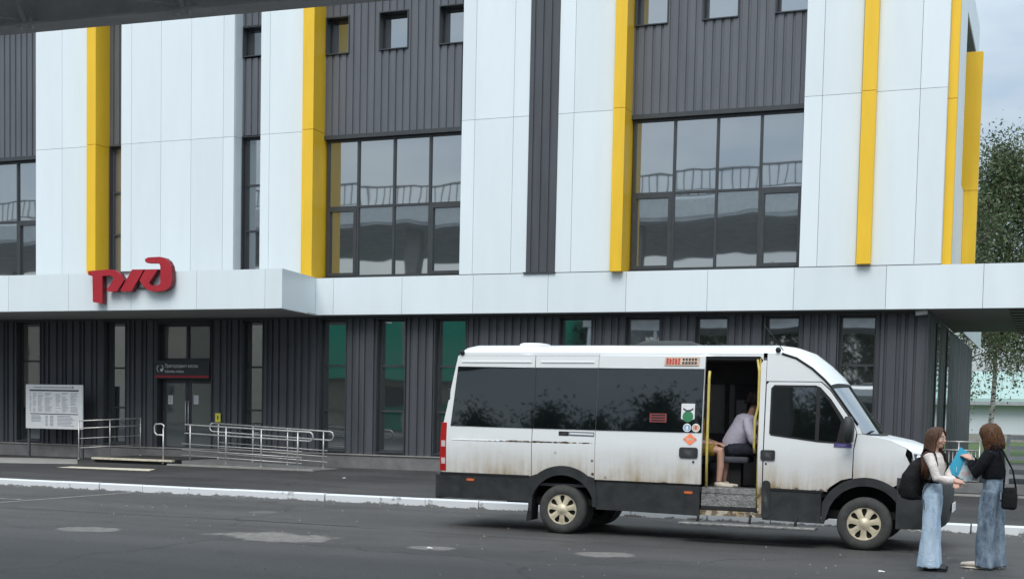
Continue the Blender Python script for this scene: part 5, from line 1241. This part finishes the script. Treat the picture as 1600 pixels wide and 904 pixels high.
# ---- girl with the copper hair, seen from behind
def girl_b():
    g0 = onz(1544, 888, 0); rz = R(168)
    g = thing('person', 'person with copper shoulder-length hair, black sweater and baggy blue jeans, reading', 'person', (g0[0], g0[1], 0), rz, 'people talking beside the minibus')
    b = MB()
    for y in (-.10, .10):
        x = .03 if y > 0 else -.05
        b.tube([(x, y, .06), (x, y, .30), (x, y, .50), (x*.6, y*.95, .72), (0, y*.8, .90)], [.034, .046, .05, .066, .072], 12)
    b.rings([(0, 0, .82, .085, .125), (-.01, 0, .92, .092, .14), (0, 0, 1.05, .078, .112), (.0, 0, 1.17, .080, .118), (-.015, 0, 1.30, .080, .128), (-.02, 0, 1.365, .052, .10), (-.015, 0, 1.41, .045, .06)], 24)
    b.tube([(-.018, 0, 1.35), (.005, 0, 1.44), (.03, 0, 1.51)], [.053, .046, .048], 12)
    P = add_head(b, V((.045, 0, 1.555)), 1.0, V((1, .0, -.38)), V((.3, 0, 1)))
    la = [V((-.01, .155, 1.36)), V((.06, .205, 1.235)), V((.14, .205, 1.10)), V((.185, .17, 1.19)), V((.215, .125, 1.275))]
    ra = [V((-.01, -.155, 1.36)), V((.07, -.20, 1.24)), V((.15, -.20, 1.13)), V((.22, -.12, 1.21)), V((.285, -.045, 1.30))]
    for ar in (la, ra): b.tube(ar, [.036, .036, .034, .030, .024], 10)
    add_hand(b, la[-1], V((.75, -.30, .35)), -1, V((.1, -.4, -.9)), .6); add_hand(b, ra[-1], V((.85, .2, .12)), 1, V((.1, .4, -.9)), .6)
    body = b.build('body', 'skin', g); remesh(body, .0055, 5); face_parts(body, P)
    t = MB(); t.rings([(-.002, 0, 1.045, .112, .150), (-.003, 0, 1.10, .122, .160), (-.008, 0, 1.22, .122, .168), (-.018, 0, 1.33, .102, .165), (-.02, 0, 1.40, .066, .10), (-.012, 0, 1.425, .052, .065)], 28)
    for ar in (la, ra): t.tube(ar[:-1]+[ar[-1].lerp(ar[-2], .3)], [.070, .066, .064, .052, .038], 14)
    t = t.build('sweater', 'black_knit', body); remesh(t, .009, 6, folds(13, .009, 10, 13))
    j = MB()
    for y in (-.095, .095):
        x = .03 if y > 0 else -.05
        j.tube([(x-.01, y*1.1, .03), (x-.015, y*1.1, .12), (x, y*1.08, .32), (x*.9, y*1.02, .52), (x*.5, y*.88, .74), (0, y*.75, .90)], [(.112, .100), (.104, .094), (.096, .090), (.098, .092), (.102, .095), (.106, .098)], 24)
    j.rings([(-.005, 0, .84, .104, .145), (-.015, 0, .92, .112, .155), (-.005, 0, 1.0, .100, .140), (0, 0, 1.065, .094, .130)], 28)
    j = j.build('jeans', 'jeans_mid', body); remesh(j, .010, 4, folds(21, .022, 7, 15))
    for k in (-1, 1):
        MB().prism([(k*.035, .90), (k*.12, .90), (k*.12, .82), (k*.078, .79), (k*.035, .82)], 'x', -.140, -.125).build('back_pocket', 'jeans_mid', j)
    for y in (-.10, .10):
        x = .07 if y > 0 else -.02
        s = MB(); shoe(s, x, y, .018, .30, wd=.052); so_ = s.build('shoe', 'shoe_cream', body)
        MB().tube([(x-.085, y, .014), (x, y, .014), (x+.12, y, .014), (x+.205, y, .014)], [(.042, .014), (.050, .014), (.054, .014), (.030, .012)], 14).build('sole', 'sole', so_)
        for k in range(3): MB().tube([(x+.02+k*.03, y-.03, .070-k*.008), (x+.02+k*.03, y, .084-k*.010), (x+.02+k*.03, y+.03, .070-k*.008)], .004, 5).build('lace', 'sole', so_)
        MB().box(x-.03, x+.03, y+.046, y+.052, .03, .06, .002).build('side_patch', 'shoe_black', so_)
    h = MB(); strands(h, P, 230, .165, 23, flare=.10, wav=.011, r=.0090, torso=(.10, .15, 1.42)); h.build('hair', 'hair_copper', body)
    # shoulder bag
    hb = thing('handbag', 'small black handbag hanging by a thin strap from the person in the black sweater', 'handbag', (g0[0], g0[1], 0), rz)
    m_ = MB(); m_.rings([(-.22, .08, .705, .06, .035), (-.22, .08, .73, .085, .05), (-.22, .08, .86, .085, .052), (-.22, .08, .945, .070, .036), (-.22, .08, .96, .05, .02)], 24, power=3.2); m_ = m_.build('bag', 'black_bag', hb); remesh(m_, .008, 3, folds(31, .006, 12, 14))
    MB().tube([(-.15, .08, .93), (-.17, .12, 1.15), (-.10, .155, 1.40), (-.03, .15, 1.44), (.02, .13, 1.36)], [(.010, .004)]*5, 6).build('strap', 'black_bag', hb)
    MB().tube([(-.29, .08, .93), (-.25, .10, 1.15), (-.13, .15, 1.40), (-.04, .145, 1.445)], [(.010, .004)]*4, 6).build('strap', 'black_bag', hb)
    # leaflet held in both hands
    Yl = g0[1]+.03
    mat_leaf()
    lf_ = thing('brochure', 'large cyan and white folded brochure held open between the two people', 'brochure', (0, 0, 0))
    def Q(px, py, dy=0): return V(ony(px, py, Yl+dy))
    def sheet(name, m, pts):
        mb = MB(); n = len(pts); A = mb.verts(pts); off = V((0, .008, .002)); B = mb.verts([p+off for p in pts]); mb.face(A); mb.face(B[::-1])
        for i in range(n): mb.face([A[i], B[i], B[(i+1) % n], A[(i+1) % n]])
        bmesh.ops.subdivide_edges(mb.bm, edges=mb.bm.edges[:], cuts=2, use_grid_fill=True)
        o = mb.build(name, m, lf_)
        return o
    sheet('cover', 'brochure_cyan', [Q(1500, 698, -.05), Q(1513, 706, -.02), Q(1496, 744, -.08), Q(1478, 738, -.12)])
    sheet('inside_page', 'brochure_page', [Q(1513.6, 706, -.018), Q(1523, 716, -.0), Q(1519, 749, -.03), Q(1508, 752, -.06), Q(1496.6, 744, -.076)])
    lf_.location = Q(1500, 725); c = V(lf_.location)
    for ch in lf_.children: ch.location = -c
def mat_leaf():
    for name, c1, c2, c3 in (('brochure_cyan', (.05, .42, .62), (.60, .74, .80), (.03, .30, .50)), ('brochure_page', (.55, .66, .70), (.16, .40, .48), (.62, .50, .50))):
        m = bpy.data.materials.new(name); m.use_nodes = True; t = m.node_tree; b = t.nodes['Principled BSDF']; l = t.links.new
        tc = N(t, 'ShaderNodeTexCoord'); n = N(t, 'ShaderNodeTexVoronoi', inp={'Scale': 16}); l(tc.outputs['Object'], n.inputs['Vector'])
        r = N(t, 'ShaderNodeValToRGB'); r.color_ramp.interpolation = 'CONSTANT'; e = r.color_ramp.elements; e[0].color = (*c1, 1); e[1].position = .62; e[1].color = (*c2, 1); k = e.new(.82); k.color = (*c3, 1)
        sp = N(t, 'ShaderNodeSeparateColor'); l(n.outputs['Color'], sp.inputs[0]); l(sp.outputs[0], r.inputs[0]); l(r.outputs[0], b.inputs['Base Color']); b.inputs['Roughness'].default_value = .35
        M[name] = m
girl_b()
# ---- two people inside the minibus
def seated(label, loc, rz, top, trousers, skinm, hairm, lean, shorts=False, hairlen=0, fore=None):
    g = thing('person', label, 'person', loc, rz)
    b = MB(); sh = V((lean, 0, .56))
    for y in (-.1, .1): b.tube([(-.02, y, .09), (.22, y*1.05, .115), (.44, y*1.1, .09), (.45, y*1.1, -.12), (.43, y*1.1, -.33)], [.085, .08, .062, .052, .036], 12)
    b.tube([(0, 0, .02), (.0, 0, .18), (lean*.5, 0, .36), (lean*.95, 0, .52), (lean, 0, .60)], [(.15, .11), (.14, .105), (.155, .11), (.16, .09), (.06, .05)], 18)
    b.tube([(lean, 0, .56), (lean+.04, 0, .68), (lean+.06, 0, .73)], [.055, .05, .05], 12)
    P = add_head(b, V((lean+.075, 0, .80)), 1.05, V((1, 0, -.12)))
    arms = []
    for k in (-1, 1):
        ar = [V((lean, k*.18, .53)), V((lean+.04, k*.23, .38)), V((lean+.10, k*.23, .24)), V((lean+.22, k*.18, .20)), V((lean+.33, k*.10, .19))]
        b.tube(ar, [.055, .05, .044, .04, .028], 10); add_hand(b, ar[-1], ar[-1]-ar[-2], -k, V((0, 0, -1)), .5, 1.05); arms.append(ar)
    body = b.build('body', skinm, g); remesh(body, .008, 4); face_parts(body, P)
    t = MB(); t.tube([(0, 0, .06), (0, 0, .18), (lean*.5, 0, .36), (lean*.93, 0, .52), (lean*.98, 0, .60)], [(.172, .13), (.168, .128), (.178, .130), (.18, .108), (.085, .07)], 20)
    for ar in arms: t.tube(ar[:3]+[ar[2].lerp(ar[3], .1)], [.075, .070, .066, .064], 12)
    t = t.build('shirt', top, body); remesh(t, .010, 5, folds(41, .008, 10, 12))
    j = MB()
    for y in (-.1, .1):
        if shorts: j.tube([(-.04, y, .09), (.22, y*1.05, .115), (.36, y*1.08, .105)], [.10, .098, .09], 14)
        else: j.tube([(-.04, y, .09), (.22, y*1.05, .115), (.445, y*1.1, .09), (.455, y*1.1, -.12), (.43, y*1.1, -.36)], [.10, .096, .08, .072, .07], 14)
    j.rings([(0, 0, .0, .11, .16), (0, 0, .10, .13, .18), (0, 0, .16, .12, .165)], 20)
    j = j.build('shorts' if shorts else 'trousers', trousers, body); remesh(j, .010, 4, folds(51, .008))
    for y in (-.11, .11):
        s = MB(); shoe(s, .45, y, -.415, .28, wd=.048); s.build('shoe', 'shoe_cream' if shorts else 'shoe_black', body)
    h = MB(); strands(h, P, 90 if not hairlen else 150, .035 if not hairlen else hairlen, 61, r=.009, wav=.004); h.build('hair', hairm, body)
    return g
FZ = .70
seated('person in a lavender shirt sitting inside the open minibus doorway', (VX+2.25, VY-.30, FZ+.43), 0, 'lavender', 'dark_trouser', 'skin_tan', 'hair_dark', .22)
seated('bare-legged passenger in pale sneakers sitting behind the yellow door pole', (VX+1.70, VY-.40, FZ+.43), R(-6), 'mustard', 'mustard', 'skin', 'hair_brown', -.02, shorts=True, hairlen=.2)

# ------------------------------------------------------------------ grit and bits of litter on the asphalt
rd = random.Random(77); gb_ = MB()
for i in range(420):
    if i < 260: x, y = rd.uniform(-22, 4), KY-.17-abs(rd.gauss(0, .12)); r_ = rd.uniform(.006, .018)
    else: x, y = rd.uniform(-16, 2), rd.uniform(12.5, 22); r_ = rd.uniform(.006, .016)
    gb_.rings([(x, y, 0, r_, r_*.8), (x, y, r_*.5, r_*.9, r_*.7), (x+r_*.1, y, r_*.85, r_*.45, r_*.35)], 6, smooth=False)
tag(gb_.build('gravel', 'concrete'), 'loose pale grit scattered along the white kerb and the road', 'gravel', kind='stuff')
lt = [(1374, 894), (667, 857), (540, 747), (600, 857), (343, 812), (1108, 893)]
for i, (px, py) in enumerate(lt):
    p = onz(px, py, 0 if i != 2 else .12)
    if i < 3:
        q = MB(); q.tube([(0, 0, .01), (.02, .012, .016), (.045, .01, .012), (.07, -.01, .01)], [(.012, .008), (.026, .012), (.022, .010), (.008, .006)], 7, smooth=False)
        o = q.build('litter', 'paper'); o.location = p; o.rotation_euler.z = rd.uniform(0, 6)
        tag(o, ['small crumpled white scrap lying on the road ahead of the front wheel', 'small crumpled white scrap on the open road behind the minibus', 'small crumpled white scrap on the pavement by the ramp'][i], 'litter')
